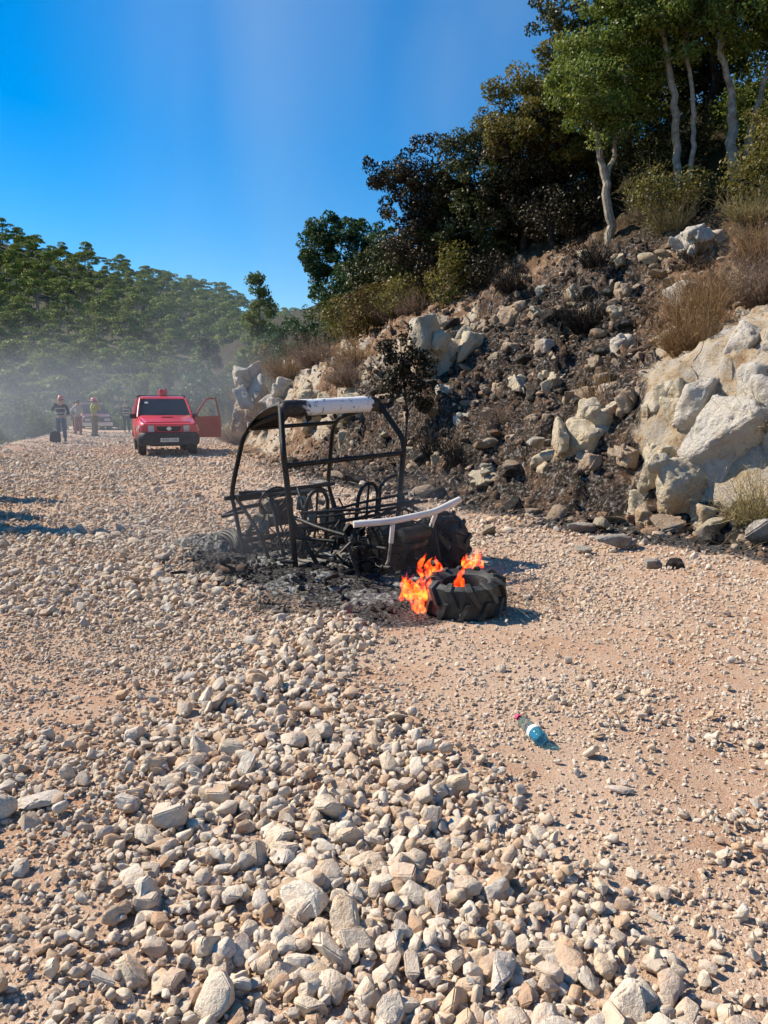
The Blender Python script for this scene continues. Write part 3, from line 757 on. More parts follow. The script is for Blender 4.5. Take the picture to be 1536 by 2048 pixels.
boulder(2.55, 7.15, 0.05, (0.10, 0.09, 0.08), 24, 'lime_white', 'rounded white stone beside a black stone at the ash edge', 3)
boulder(2.74, 7.12, 0.05, (0.10, 0.09, 0.09), 25, 'rock_black', 'black stone touching a rounded white one at the ash edge', 3)
boulder(2.35, 11.9, 0.95, (0.16, 0.14, 0.2), 26, 'lime_white', 'upright white stone in brown rubble on the slope', 3)
boulder(-4.55, 27.2, 1.6, (0.75, 0.6, 1.3), 27, 'lime_white', 'tall pale rock pillar where the far end of the cliff begins', 5, 0.3, 'limestone_outcrop', 'rock outcrop')
boulder(-3.2, 25.6, 1.35, (0.9, 0.6, 0.9), 28, 'lime_white', 'broad pale cliff rock behind the buggy roof overgrown with brown brush', 5, 0.5, 'limestone_outcrop', 'rock outcrop')
boulder(-1.25, 23.2, 2.6, (0.5, 0.4, 0.48), 29, 'lime_white', 'white boulder topping the low cliff below the browned bushes', 4, 0.2)
boulder(-3.0, 27.0, 2.6, (0.42, 0.4, 0.5), 30, 'lime_white', 'grey-white boulder topping the cliff behind the pale pillar', 4, 0.2)
boulder(-1.7, 21.3, 1.2, (0.9, 0.5, 0.8), 31, 'lime_cream', 'cream rock ledge half hidden behind the buggy roof', 5, 0.6, 'limestone_outcrop', 'rock outcrop')
boulder(-0.35, 18.6, 1.1, (0.8, 0.45, 0.65), 32, 'lime_cream', 'cream rock step below the burnt sapling', 5, 0.5, 'limestone_outcrop', 'rock outcrop')

boulder(6.9, 9.0, 1.0, (1.3, 1.0, 1.5), 33, 'lime_white', 'broad white limestone face past the straw tufts, beyond the weathered one', 6, 0.9, 'limestone_outcrop', 'rock outcrop', nb=24)
boulder(7.4, 6.6, .8, (1.1, 1.0, 1.2), 34, 'lime_cream', 'cream limestone face at the roadside past the broad white one', 6, 1.2, 'limestone_outcrop', 'rock outcrop', nb=20)
# fractured ledges breaking through the burnt slope
LEDGE = [boulder_mesh('rock_ledge', 600 + k, (.30, .22, .24), M[m_], 8, .05, .03) for k, m_ in enumerate(('lime_cream', 'lime_brown', 'lime_brown', 'lime_white', 'lime_brown', 'lime_cream'))]
for k, (lx, ly, ls) in enumerate(((2.55, 14.6, .9), (2.9, 13.7, 1.0), (3.3, 13.0, .9), (3.65, 12.6, 1.1), (3.75, 13.7, .8), (2.2, 15.4, 1.0), (2.6, 16.2, .8), (3.2, 16.9, .9), (3.9, 16.6, .8), (1.9, 14.3, .7), (1.5, 15.0, .8),
        (3.55, 11.2, 1.0), (3.3, 10.6, .8), (2.7, 12.9, .8), (4.4, 14.9, .8), (4.9, 16.6, .7), (2.2, 17.6, .9), (1.2, 15.9, .9), (3.6, 18.1, .8), (2.2, 13.2, .6), (2.95, 11.0, .7), (4.6, 12.9, .8), (1.0, 14.2, .6), (0.5, 16.6, .8), (0.0, 17.4, .8), (3.1, 15.1, .8))):
    j = (k * 5 + k // 6) % 6
    o = obj('rock_ledge', LEDGE[j], None, (lx, ly, GZ0(lx, ly) + .02), (rng.uniform(-.3, .3), rng.uniform(-.3, .3), rng.uniform(0, 6.28)), (ls * rng.uniform(.8, 1.2), ls * rng.uniform(.8, 1.2), ls * rng.uniform(.8, 1.3)))
    lab = ('cream', 'rust brown', 'rust brown', 'white', 'rust brown', 'cream')[j]
    tag(o, lab + ' fractured rock ledge breaking through the burnt slope', 'rock ledge', lab + ' ledges on the burnt slope')
# rubble of the slope: countable rocks, the rest as scree
spots = []
for k in range(2600):
    y = rng.uniform(8.6, 21); s = rng.uniform(-0.4, 6.5) if y > 10.5 else rng.uniform(-0.3, 2.4)
    if not (y < 12.2 and s > .4): spots.append((foot(np.array([y]))[0] + s, y))
spots = np.array(spots)
sd = np.clip(np.exp(rng.normal(math.log(0.105), 0.58, len(spots))), 0.03, 0.48)
sz_ = ground_z(spots[:, 0], spots[:, 1])
od = np.argsort(-sd)
big = [stone_mesh('rock', 400 + i, M['lime_brown'], True) for i in range(4)] + [stone_mesh('rock', 420 + i, M['lime_cream'], True) for i in range(2)] + [stone_mesh('rock', 430 + i, M['rock_black'], True) for i in range(4)]
for i in od[:150]:
    d = float(sd[i]); k = rng.randint(len(big)); o = obj('rock', big[k], None, (spots[i, 0], spots[i, 1], sz_[i] + 0.12 * d), rng.uniform(-.5, .5, 3) + [0, 0, rng.uniform(0, 6)], (d * 1.15, d, d * .9))
    if k >= 6: tag(o, 'soot blackened angular rock lodged in the slope rubble', 'rock', 'blackened rocks in the slope rubble')
    elif k >= 4: tag(o, 'cream angular rock lodged in the slope rubble', 'rock', 'cream rocks in the slope rubble')
    else: tag(o, 'rust brown angular rock lodged in the slope rubble', 'rock', 'brown rocks in the slope rubble')
n = 9000
yy = rng.uniform(7.2, 24, n); s_ = rng.uniform(-1.0, 8, n); xx = foot(yy) + s_
sd2 = np.clip(np.exp(rng.normal(math.log(0.045), 0.5, n)), 0.015, 0.16)
k_ = ~((yy < 12.2) & (s_ > .35) & (burn_slope(xx, yy) < .3) & (rng.uniform(size=n) < .93)); xx, yy, s_, sd2 = xx[k_], yy[k_], s_[k_], sd2[k_]
zz = ground_z(xx, yy); bs = np.maximum(burn_slope(xx, yy), burn_ground(xx, yy) * (s_ < .5))
P = np.concatenate([np.stack([xx, yy, zz + 0.1 * sd2], 1), np.stack([spots[od[150:], 0], spots[od[150:], 1], sz_[od[150:]] + 0.1 * sd[od[150:]]], 1)])
ds = np.concatenate([sd2, sd[od[150:]]]); bb = np.concatenate([bs, burn_slope(spots[od[150:], 0], spots[od[150:], 1])])
bb = np.clip(bb * rng.uniform(0.2, 1.15, len(bb)), 0, 0.95) * (rng.uniform(size=len(bb)) < 0.72)
rot = rng.uniform(0, 6.28, (len(P), 3)); rot[:, :2] = rng.normal(0, .6, (len(P), 2))
tag(scatter('scree', scree_col, P, rot, ds[:, None] * rng.uniform(.7, 1.25, (len(P), 3)), rng.randint(0, 10, len(P)), bb),
    'brown and sooty broken stone littering the burnt slope', 'scree', kind='stuff')
# ------------------------------------------------------------------ trees and brush
def leaf_quads(Cn, out, size, r_, up=0.5, aspect=0.6, flat=0.0):
    """one folded quad per leaf at centres Cn; out = outward hint; returns verts (N*4,3)"""
    n = len(Cn)
    nr = r_.normal(size=(n, 3)) + out * 0.8 + np.array([0, 0, up]); nr /= np.linalg.norm(nr, axis=1)[:, None]
    d = r_.normal(size=(n, 3)); d[:, 2] -= flat; d -= nr * (d * nr).sum(1)[:, None]; d /= np.linalg.norm(d, axis=1)[:, None] + 1e-9
    b = np.cross(nr, d)
    L = (size * r_.uniform(0.65, 1.25, n))[:, None]; W = L * aspect * 0.5
    fold = nr * L * 0.10
    return np.stack([Cn - d * L * .5, Cn + b * W + fold, Cn + d * L * .5, Cn - b * W + fold], 1).reshape(-1, 3)

def quads_mesh(name, V, rnd, mat):
    n = len(V) // 4
    return np_mesh(name, V, np.arange(n * 4).reshape(n, 4), mat, False, dict(rnd=np.repeat(rnd, 4)))

def make_tree(name, seed, lobes, trunks, leaf_mat, bark, n_clusters, per, leaf, csize=0.26, label='', cat='tree', group=None, loc=(0, 0, 0), bare=0.0, twig_r=0.010, crown_name='crown'):
    """lobes: ellipsoids (cx,cy,cz,rx,ry,rz) of foliage; trunks: lists of (point, radius); all relative to the base"""
    r_ = np.random.RandomState(seed)
    root = empty(name, loc)
    n_clusters = int(n_clusters * 1.15); vol = np.array([l[3] * l[4] * l[5] for l in lobes]) ** 0.8; vol /= vol.sum()
    cc = []; oo = []
    for k in r_.choice(len(lobes), n_clusters, p=vol):
        l = lobes[k]; d = r_.normal(size=3); d /= np.linalg.norm(d)
        rad = r_.uniform(0.25, 1.0) ** 0.45 * (1 + 0.36 * perlin(np.array([d * 2.2 + seed + k]))[0])
        cc.append(np.array(l[:3]) + d * rad * np.array(l[3:])); oo.append(d)
    cc = np.array(cc); oo = np.array(oo)
    tb = MB(); nodes = []; nr = []
    for path in trunks:
        P0 = [np.array(p) for p, r in path]; rr = [r for p, r in path]
        pts = []; rad = []
        for i in range(len(P0) - 1):
            m = 5
            for j in range(m):
                t = j / m; q = P0[i] * (1 - t) + P0[i + 1] * t
                if pts: q = q + r_.normal(size=3) * rr[i] * 0.28
                pts.append(q); rad.append(rr[i] * (1 - t) + rr[i + 1] * t)
        pts.append(P0[-1]); rad.append(rr[-1])
        tb.tube(pts, rad, 8)
        k0 = len(pts) // 3
        nodes += pts[k0:]; nr += rad[k0:]
    order_ = np.argsort([np.min(np.linalg.norm(np.array(nodes) - c, axis=1)) for c in cc])
    for i in order_:
        c = cc[i]; N_ = np.array(nodes); dd = np.linalg.norm(N_ - c, axis=1) + 0.7 * np.maximum(0, N_[:, 2] - c[2] + 0.15)
        j = int(np.argmin(dd)); a = N_[j]; ra = min(nr[j] * 0.75, 0.012 + 0.018 * dd[j])
        m1 = a * .6 + c * .4 + r_.normal(size=3) * 0.05 * dd[j] + np.array([0, 0, 0.05 * dd[j]])
        m2 = a * .25 + c * .75 + r_.normal(size=3) * 0.05 * dd[j]
        tb.tube([a, m1, m2, c], [ra, ra * .8, ra * .6, max(0.004, ra * .35)], 5, caps=False)
        nodes += [m1, m2, c]; nr += [ra * .8, ra * .6, max(twig_r * .6, ra * .4)]
    tb.build('trunk', bark, root, smooth=True)
    keep = r_.uniform(size=len(cc)) >= bare
    cl, ol = cc[keep], oo[keep]
    tone = r_.uniform(0, 1, len(cl))
    per = int(per * 1.45); ci = np.repeat(np.arange(len(cl)), per); g = r_.normal(size=(len(ci), 3)); g *= (r_.uniform(0.2, 1, len(ci)) ** 0.4 / (np.linalg.norm(g, axis=1) + 1e-9))[:, None]
    sz = csize * r_.uniform(0.65, 1.3, len(cl))
    pos = cl[ci] + g * sz[ci][:, None] * np.array([1, 1, 0.75])
    V = leaf_quads(pos, ol[ci] * 0.5 + g * 0.6, leaf * 1.06, r_)
    rnd = np.clip(0.55 * tone[ci] + 0.45 * r_.uniform(size=len(ci)), 0, 1)
    obj(crown_name, quads_mesh(crown_name, V, rnd, leaf_mat), root)
    return tag(root, label, cat, group)

def GZ(x, y): return float(ground_z(x, y)[0])
def tr(*a): return [((p[0], p[1], p[2]), p[3]) for p in a]

# --- living oaks at the top right
x, y = 5.14, 18.1
make_tree('oak_tree', 1, [(-0.55, -.2, 3.3, 1.0, 1.0, .9), (-0.1, .2, 4.3, 1.3, 1.2, 1.0), (0.75, .2, 3.5, .8, .8, .75), (-.35, -.5, 2.55, .7, .6, .5)],
    [tr((0, 0, -.2, .12), (-.10, 0, .8, .10), (-.24, 0, 1.5, .085), (-.42, 0, 2.3, .06), (-.6, 0, 3.2, .035)), tr((-.2, 0, 1.35, .06), (.02, .05, 1.9, .05), (.0, 0, 2.8, .04), (.3, 0, 3.9, .025))],
    M['leaf_green'], M['bark'], 165, 85, .078, label='green oak with a forked tan trunk rising from the charred slope', loc=(x, y, GZ(x, y)), group=None)
x, y = 6.42, 17.4
make_tree('oak_tree', 2, [(-.7, 0, 4.2, 1.2, 1.1, 1.0), (.4, .2, 4.7, 1.3, 1.1, 1.0), (-.1, -.2, 3.3, .8, .8, .55), (-1.2, .2, 5.2, 1.1, 1.0, .9)],
    [tr((-.02, 0, -.2, .10), (-.08, .1, 1.0, .085), (-.2, .1, 2.1, .08), (-.45, .1, 3.2, .055), (-.7, 0, 4.2, .03)), tr((.13, -.06, -.2, .062), (.16, -.06, .8, .056), (.18, -.06, 1.5, .052), (.1, 0, 2.4, .045), (-.12, 0, 3.3, .035), (.2, 0, 4.4, .02))],
    M['leaf_green'], M['bark'], 190, 85, .078, label='tall green oak with two pale slender trunks side by side', loc=(x, y, GZ(x, y)))
x, y = 7.43, 17.1
make_tree('oak_tree', 3, [(-.2, 0, 3.4, 1.2, 1.1, .9), (.9, .3, 4.0, 1.3, 1.2, 1.1), (-.3, 0, 4.4, 1.2, 1.0, .9)],
    [tr((0, 0, -.2, .12), (-.12, 0, .9, .11), (-.2, 0, 1.6, .075), (-.5, 0, 2.6, .05), (-.3, 0, 3.6, .03)), tr((.26, .1, -.2, .085), (.3, .1, .8, .075), (.5, .1, 1.8, .055), (.9, .1, 3.2, .03))],
    M['leaf_green'], M['bark'], 170, 85, .078, label='green oak with two thick tan trunks leaning apart on the upper slope', loc=(x, y, GZ(x, y)))
x, y = 9.4, 18.6
make_tree('oak_tree', 4, [(0, 0, 3.2, 1.6, 1.4, 1.3), (-.9, -.4, 2.2, 1.0, 1.0, .8), (.4, .2, 4.2, 1.4, 1.2, 1.0)], [tr((0, 0, -.2, .13), (.1, 0, 1.2, .10), (0, 0, 3.0, .05))],
    M['leaf_green'], M['bark'], 150, 80, .08, label='green oak crowding the right end of the upper slope', loc=(x, y, GZ(x, y)))
for k, (tx, ty) in enumerate(((10.6, 15.6), (12.4, 17.8), (11.4, 20.4))):
    make_tree('oak_tree', 300 + k, [(0, 0, 3.0, 1.5, 1.3, 1.2), (-.8, -.3, 2.2, 1.0, .9, .8), (.6, .2, 4.0, 1.3, 1.2, 1.0)], [tr((0, 0, -.2, .13), (.1, 0, 1.2, .10), (0, 0, 3.0, .05))],
        M['leaf_green'], M['bark'], 120, 75, .085, label='green oak further along the upper slope past the leaning twin trunks', group='oaks past the leaning twin trunks', loc=(tx, ty, GZ(tx, ty)))
x, y = 5.7, 21.2
make_tree('oak_tree', 5, [(0, 0, 3.4, 1.7, 1.3, 1.3), (-.9, -.3, 4.5, 1.3, 1.1, 1.0), (1.2, 0, 4.6, 1.5, 1.2, 1.1)], [tr((0, 0, -.2, .13), (.1, 0, 1.4, .10), (-.1, 0, 3.4, .05))],
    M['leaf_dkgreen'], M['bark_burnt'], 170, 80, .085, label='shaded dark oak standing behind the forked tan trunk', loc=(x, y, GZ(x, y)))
x, y = 8.2, 20.6
make_tree('oak_tree', 6, [(0, 0, 2.6, 1.8, 1.3, 1.2), (.9, -.3, 3.9, 1.6, 1.2, 1.2), (-1.1, 0, 3.9, 1.5, 1.2, 1.1), (0, 0, 5, 1.6, 1.2, 1)], [tr((0, 0, -.2, .13), (.1, 0, 1.4, .10), (-.1, 0, 3.4, .05))],
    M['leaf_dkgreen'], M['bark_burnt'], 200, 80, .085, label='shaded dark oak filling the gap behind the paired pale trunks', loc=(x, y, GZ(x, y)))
# olive-brown crown and the scorched oaks
x, y = 4.35, 20.6
make_tree('oak_tree', 7, [(-.75, -.3, 3.3, 1.25, 1.1, 1.0), (.2, 0, 4.1, 1.2, 1.1, .95), (-.2, -.5, 2.5, 1.0, .8, .6)], [tr((0, 0, -.2, .12), (-.1, 0, 1.2, .09), (-.3, 0, 2.8, .05))],
    M['leaf_olive'], M['bark_burnt'], 165, 85, .08, label='oak with heat-browned olive leaves between green and scorched crowns', loc=(x, y, GZ(x, y)))
x, y = 3.75, 21.4
make_tree('oak_tree', 8, [(0, -.4, 2.4, 1.3, 1.1, 1.2), (-.5, -.2, 1.2, .9, .8, .8), (.5, -.5, 1.3, .9, .8, .8)], [tr((0, 0, -.2, .11), (.05, 0, 1.2, .08), (-.1, 0, 2.4, .05))],
    M['leaf_dark'], M['bark_burnt'], 170, 85, .08, label='scorched brown-black oak just left of the forked tan trunk', loc=(x, y, GZ(x, y)), bare=0.12)
x, y = 2.75, 21.9
make_tree('oak_tree', 9, [(-.1, 0, 2.8, 1.3, 1.1, 1.3), (-.5, -.3, 1.3, 1.1, .9, .9), (.15, 0, 3.7, .75, .7, .6)], [tr((0, 0, -.2, .12), (-.1, 0, 1.2, .09), (0, 0, 2.8, .05))],
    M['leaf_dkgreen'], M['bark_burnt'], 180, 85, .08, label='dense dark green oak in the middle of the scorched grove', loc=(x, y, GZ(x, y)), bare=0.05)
x, y = 1.55, 22.4
make_tree('oak_tree', 10, [(-.7, 0, 3.0, 1.0, .9, 1.0), (-1.3, -.2, 3.3, .8, .7, .75), (.2, 0, 2.6, 1.2, 1.0, 1.2), (-.3, -.3, 1.4, 1.3, 1.0, .9), (-.1, 0, 4.2, .7, .6, .5), (.45, 0, 4.6, .45, .45, .4)], [tr((0, 0, -.2, .13), (-.15, 0, 1.2, .1), (-.4, 0, 2.9, .05), (-.2, 0, 4.0, .02))],
    M['leaf_dark'], M['bark_burnt'], 215, 85, .08, label='broad scorched oak with blackened leaves against the sky', loc=(x, y, GZ(x, y)), bare=0.1)
# greener trees further along the slope
x, y = -1.3, 30.5
make_tree('oak_tree', 11, [(-.4, 0, 3.6, 1.5, 1.2, 1.3), (.9, 0, 3.7, 1.2, 1.1, 1.2), (-1.3, 0, 3.4, .8, .8, .8), (0, -.3, 2.3, 1.5, 1.1, 1.0), (-1.0, 0, 4.5, .6, .6, .5)], [tr((0, 0, -.2, .15), (0, 0, 1.4, .1), (-.2, 0, 3.4, .05))],
    M['leaf_deep'], M['bark'], 220, 70, .11, label='deep green broadleaf tree left of the scorched grove', loc=(x, y, GZ(x, y)))
def bush(name, seed, x, y, lobes, mat, bark, ncl, per, leaf, label, group=None, cs=.3, dz=0):
    return make_tree(name, seed, lobes, [tr((0, 0, -.15, .04), (.03, 0, .3, .03), (0, 0, .7, .015))], mat, bark, int(ncl * .8), int(per * .65), leaf, cs, label, 'bush', group, (x, y, GZ(x, y) + dz))
bush('bush', 20, -3.0, 33.5, [(0, 0, 1.4, 1.3, 1.1, 1.1), (-1.0, 0, 1.0, 1.1, 1, .8), (1.2, -.2, 1.3, 1.2, 1, 1)], M['leaf_deep'], M['bark'], 120, 70, .11, 'rounded green bush below the deep green tree')
bush('bush', 21, -1.3, 27.6, [(0, 0, .8, 1.0, .8, .7), (.9, 0, 1.0, .9, .8, .8)], M['leaf_olive'], M['bark'], 80, 70, .10, 'yellow-green bush below the deep green tree')
bush('bush', 22, -.55, 24.6, [(0, 0, .8, .75, .6, .8), (.6, .2, 1.0, .7, .6, .7), (-.3, -.2, .3, .6, .5, .5)], M['leaf_brown'], M['bark_burnt'], 80, 75, .085, 'heat-browned bush at the edge of the scorched grove')
bush('bush', 23, 0.55, 23.6, [(0, 0, .7, .85, .6, .6), (.7, 0, .8, .6, .5, .6)], M['leaf_olive'], M['bark_burnt'], 70, 75, .08, 'olive bush at the foot of the broad scorched oak')
bush('bush', 24, 1.75, 20.9, [(0, 0, .7, .55, .5, .6), (.1, 0, 1.2, .4, .4, .4)], M['leaf_olive'], M['bark'], 55, 75, .07, 'small green bush above the yellowish cream cliff')
bush('bush', 25, 2.6, 20.6, [(0, 0, .5, .6, .5, .5)], M['leaf_dark'], M['bark_burnt'], 45, 70, .075, 'low blackened bush at the top of the burnt slope')
bush('bush', 26, 7.25, 15.6, [(0, 0, .7, .7, .6, .6), (.6, .1, .9, .7, .6, .7), (.2, 0, 1.5, .6, .5, .5)], M['leaf_olive'], M['bark'], 90, 80, .065, 'golden green bush below the leaning twin trunks')
bush('bush', 27, 6.35, 16.5, [(0, 0, .5, .6, .5, .4), (-.7, .1, .5, .6, .5, .4)], M['leaf_olive'], M['bark'], 60, 75, .06, 'low yellowish undergrowth at the feet of the paired pale trunks')
bush('bush', 28, 6.9, 19.2, [(0, 0, .9, 1.0, .8, .8), (-1.1, .2, .8, .9, .8, .7)], M['leaf_dkgreen'], M['bark'], 90, 75, .075, 'dark undergrowth behind the paired pale trunks')
bush('bush', 29, 8.3, 18.3, [(0, 0, .9, .9, .8, .8)], M['leaf_green'], M['bark'], 60, 75, .075, 'green undergrowth behind the leaning twin trunks')
bush('bush', 30, 4.9, 19.7, [(0, 0, .8, .8, .7, .7), (-.8, 0, .6, .7, .6, .5)], M['leaf_dark'], M['bark_burnt'], 70, 75, .075, 'scorched undergrowth behind the forked tan trunk')
bush('bush', 31, -7.9, 37.2, [(0, 0, 1.2, 1.0, .9, 1.2), (.9, .4, 1.7, 1.0, .9, 1.2), (-.6, 0, .7, .8, .8, .6)], M['leaf_deep'], M['bark'], 120, 65, .12, 'tall green thicket at the bend of the road')
bush('bush', 32, -5.6, 38.5, [(0, 0, 1.2, 1.1, .9, 1.0), (1.1, .4, 1.3, 1.0, .9, .9)], M['leaf_olive'], M['bark'], 90, 65, .12, 'yellow-green thicket on the bank above the road bend')
for k, (bx, by) in enumerate(((-9.3, 42.5), (-10.6, 46.5), (-8.2, 47.5))):
    make_tree('bush', 240 + k, [(0, 0, 1.4, 1.5, 1.2, 1.3), (1.2, 0, 1.2, 1.2, 1, 1.0), (-1.0, .2, 1.0, 1.1, .9, .9)], [tr((0, 0, -.15, .05), (0, 0, 1.2, .02))], M['leaf_deep'], M['bark'], 110, 60, .14, .40,
        'dense green shrub on the bank behind the car, beyond the road bend', 'bush', 'shrubs on the bank beyond the road bend', (bx, by, GZ(bx, by) if by < 47 else .6))
for k, (bx, by) in enumerate(((-22, 44), (-18.5, 45), (-25, 41), (-28, 47), (-15.0, 47), (-20.5, 48.5), (-17.6, 33.0), (-19.5, 36.5), (-18.6, 40.0), (-16.6, 29.5), (-22.5, 38))):
    make_tree('bush', 40 + k, [(0, 0, 1.2, 1.5, 1.2, 1.1), (1.1, 0, .9, 1.1, 1, .8), (-.9, .2, 1.9, 1.0, .9, .8)], [tr((0, 0, -.15, .05), (0, 0, 1.2, .02))], M['leaf_deep' if k % 2 else 'leaf_pine2'], M['bark'], 90, 60, .15, .42,
        'green thicket growing down the bank behind the firefighters', 'bush', 'thickets down the bank behind the firefighters', (bx, by, -2.6 + (0.5 if k in (4, 1) else 0) if k < 6 else GZ(bx, by) - .1))
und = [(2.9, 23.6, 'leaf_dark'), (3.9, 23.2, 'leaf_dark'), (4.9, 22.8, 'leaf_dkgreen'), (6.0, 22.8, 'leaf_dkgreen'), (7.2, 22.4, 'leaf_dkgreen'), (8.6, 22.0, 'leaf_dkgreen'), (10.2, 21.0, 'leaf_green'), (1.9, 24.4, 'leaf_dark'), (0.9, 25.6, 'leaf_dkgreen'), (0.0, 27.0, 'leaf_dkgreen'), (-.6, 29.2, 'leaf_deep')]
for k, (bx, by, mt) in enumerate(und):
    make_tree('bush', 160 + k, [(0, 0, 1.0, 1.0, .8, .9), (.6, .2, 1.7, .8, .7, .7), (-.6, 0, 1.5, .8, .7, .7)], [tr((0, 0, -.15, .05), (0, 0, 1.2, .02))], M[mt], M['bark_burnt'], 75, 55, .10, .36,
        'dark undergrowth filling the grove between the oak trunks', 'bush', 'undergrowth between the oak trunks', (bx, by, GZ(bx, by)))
# burnt sapling behind the buggy
make_tree('burnt_sapling', 50, [(-.15, 0, 2.0, .35, .3, .5), (.2, 0, 1.7, .35, .3, .45), (-.25, 0, 1.35, .3, .3, .3), (.25, 0, 1.1, .3, .3, .3)], [tr((0, 0, -.1, .03), (.05, 0, .8, .025), (-.05, 0, 1.6, .015), (-.1, 0, 2.2, .008))],
    M['leaf_dark'], M['bark_burnt'], 60, 34, .075, .16, 'thin burnt sapling with dead brown leaves behind the buggy', 'sapling', None, (0.42, 15.6, GZ(.42, 15.6)))

# --- conifers
def make_pine(name, seed, H, Wd, lobes, mat, label, loc, group, per=60, q=.16):
    """pale pine with tiers of needle clumps"""
    r_ = np.random.RandomState(seed); L = []
    for k in range(lobes):
        t = (k + .5) / lobes; w = Wd * (1 - t) ** 0.7 * r_.uniform(.55, 1.1); a = r_.uniform(0, 6.28)
        L.append((math.cos(a) * w * .6, math.sin(a) * w * .6, H * (.22 + .76 * t), w * .55 + .15, w * .55 + .15, H * .07))
    return make_tree(name, seed, L, [tr((0, 0, -.3, .02 * H), (0, 0, H * .5, .013 * H), (.05, 0, H * .97, .003 * H))], mat, M['bark'], lobes * 6, per, q, Wd * .24, label, 'pine', group, loc)
make_pine('pine_tree', 60, 7.4, 1.75, 16, M['leaf_pine2'], 'pale feathery pine standing alone at the end of the bank', (-7.1, 45, 1.7), None, 55, .17)
make_pine('pine_tree', 61, 6.2, 1.9, 14, M['leaf_deep'], 'grey-green bushy conifer behind the open car door', (-12.2, 54, .4), None, 55, .18)
make_pine('pine_tree', 62, 5.6, 1.8, 12, M['leaf_pine2'], 'light green pointed pine behind the red car roof', (-16.4, 58, -1), None, 50, .2)
make_pine('pine_tree', 63, 4.8, 1.6, 12, M['leaf_pine2'], 'shorter light green pine beside the pointed one', (-18.4, 59, -1.2), None, 50, .2)
make_pine('pine_tree', 64, 6.4, 2.2, 12, M['leaf_pine'], 'dark green pine between the pale pine and the bushy conifer', (-9.9, 57, 0.4), None, 50, .2)

def pine_proto(seed, H=7.2, Wd=3.1):
    r_ = np.random.RandomState(seed); tb = MB(); pos = []; nrm = []; tone = []
    tb.tube([(0, 0, -1), (r_.normal(0, .15), r_.normal(0, .15), H * .5), (0, 0, H * .85)], [.2, .14, .05], 6)
    for k in range(r_.randint(9, 13)):
        a = r_.uniform(0, 6.28); w = Wd * r_.uniform(0, 1) ** .6 * .72; z = H * (.93 - .42 * (w / Wd) ** 1.3 - r_.uniform(0, .25))
        R_ = r_.uniform(.75, 1.35); n = int(135 * R_ ** 2)
        d = r_.normal(size=(n, 3)); d /= np.linalg.norm(d, axis=1)[:, None]; d[:, 2] = np.where(d[:, 2] < -.25, -d[:, 2], d[:, 2])
        c = np.array([math.cos(a) * w, math.sin(a) * w, z])
        pos.append(c + d * np.array([R_, R_, R_ * .55]) * r_.uniform(.7, 1.08, (n, 1))); nrm.append(d); tone.append(np.full(n, r_.uniform(.1, .7)))
        tb.tube([(0, 0, H * .45), (c[0] * .5, c[1] * .5, z * .75), tuple(c)], [.07, .05, .03], 4, caps=False)
    pos = np.concatenate(pos); nrm = np.concatenate(nrm); tone = np.concatenate(tone)
    V = leaf_quads(pos, nrm * 1.3, .33, r_, 1.0, .8); rnd = np.clip(tone + r_.uniform(-.1, .35, len(pos)), 0, 1)
    return tb, V, rnd
protos = []; pine_shapes = []
for k in range(5):
    tb, V, rnd = pine_proto(70 + k)
    root = bpy.data.objects.new('pine_tree', None); t_ = tb.build('trunk', M['bark']); C.objects.unlink(t_)
    cm = quads_mesh('crown', V, rnd, M['leaf_pine']); protos.append((t_.data, cm)); pine_shapes.append(cm)
pts = []
step = 5.0
for yy_ in np.arange(60, 318, step):
    for xx_ in np.arange(-0.98 * yy_ - 24, 0.10 * yy_ + 4, step * (1 + yy_ / 900)):
        pts.append((xx_ + rng.uniform(-1.9, 1.9), yy_ + rng.uniform(-1.9, 1.9)))
pts = np.array(pts)
keep = rng.uniform(size=len(pts)) < (0.80 + 0.35 * fbm(xyz(pts[:, 0], pts[:, 1]) * 0.03, 2))
pts = pts[keep]; hz = hill_z(pts[:, 0], pts[:, 1])
sc = rng.uniform(.62, 1.28, len(pts)) * (0.85 + 0.25 * sstep(80, 200, pts[:, 1]))
px = pts[:, 0] / pts[:, 1]
vis = (px > -0.53) & (px < -0.14)
app = np.where(vis, sc / pts[:, 1], 0); od = np.argsort(-app)
for i in od[:290]:
    tm, cm = protos[rng.randint(5)]; s = float(sc[i])
    e = empty('pine_tree', (pts[i, 0], pts[i, 1], hz[i]), (0, 0, rng.uniform(0, 6.28))); e.scale = (s, s, s * rng.uniform(.85, 1.2))
    obj('trunk', tm, e); obj('crown', cm, e)
    tag(e, 'round-crowned green pine on the wooded hill behind the firefighters', 'pine', 'pines on the wooded hill')
r2 = od[290:]
pc = proto_collection('pine_shapes', pine_shapes)
tag(scatter('pine_forest', pc, np.stack([pts[r2, 0], pts[r2, 1], hz[r2]], 1), np.stack([0 * r2, 0 * r2, rng.uniform(0, 6.28, len(r2))], 1), np.repeat(sc[r2][:, None], 3, 1), rng.randint(0, 5, len(r2)), np.zeros(len(r2))),
    'distant pine forest covering the top of the hill', 'forest', kind='stuff')
boulder(-108, 255, float(hill_z([-108], [255])[0]) + 2.5, (4.2, 3, 4.6), 90, 'lime_brown', 'grey rock face breaking through the trees high on the hill', 4, 0.3, 'cliff_face', 'cliff', cell=.6)

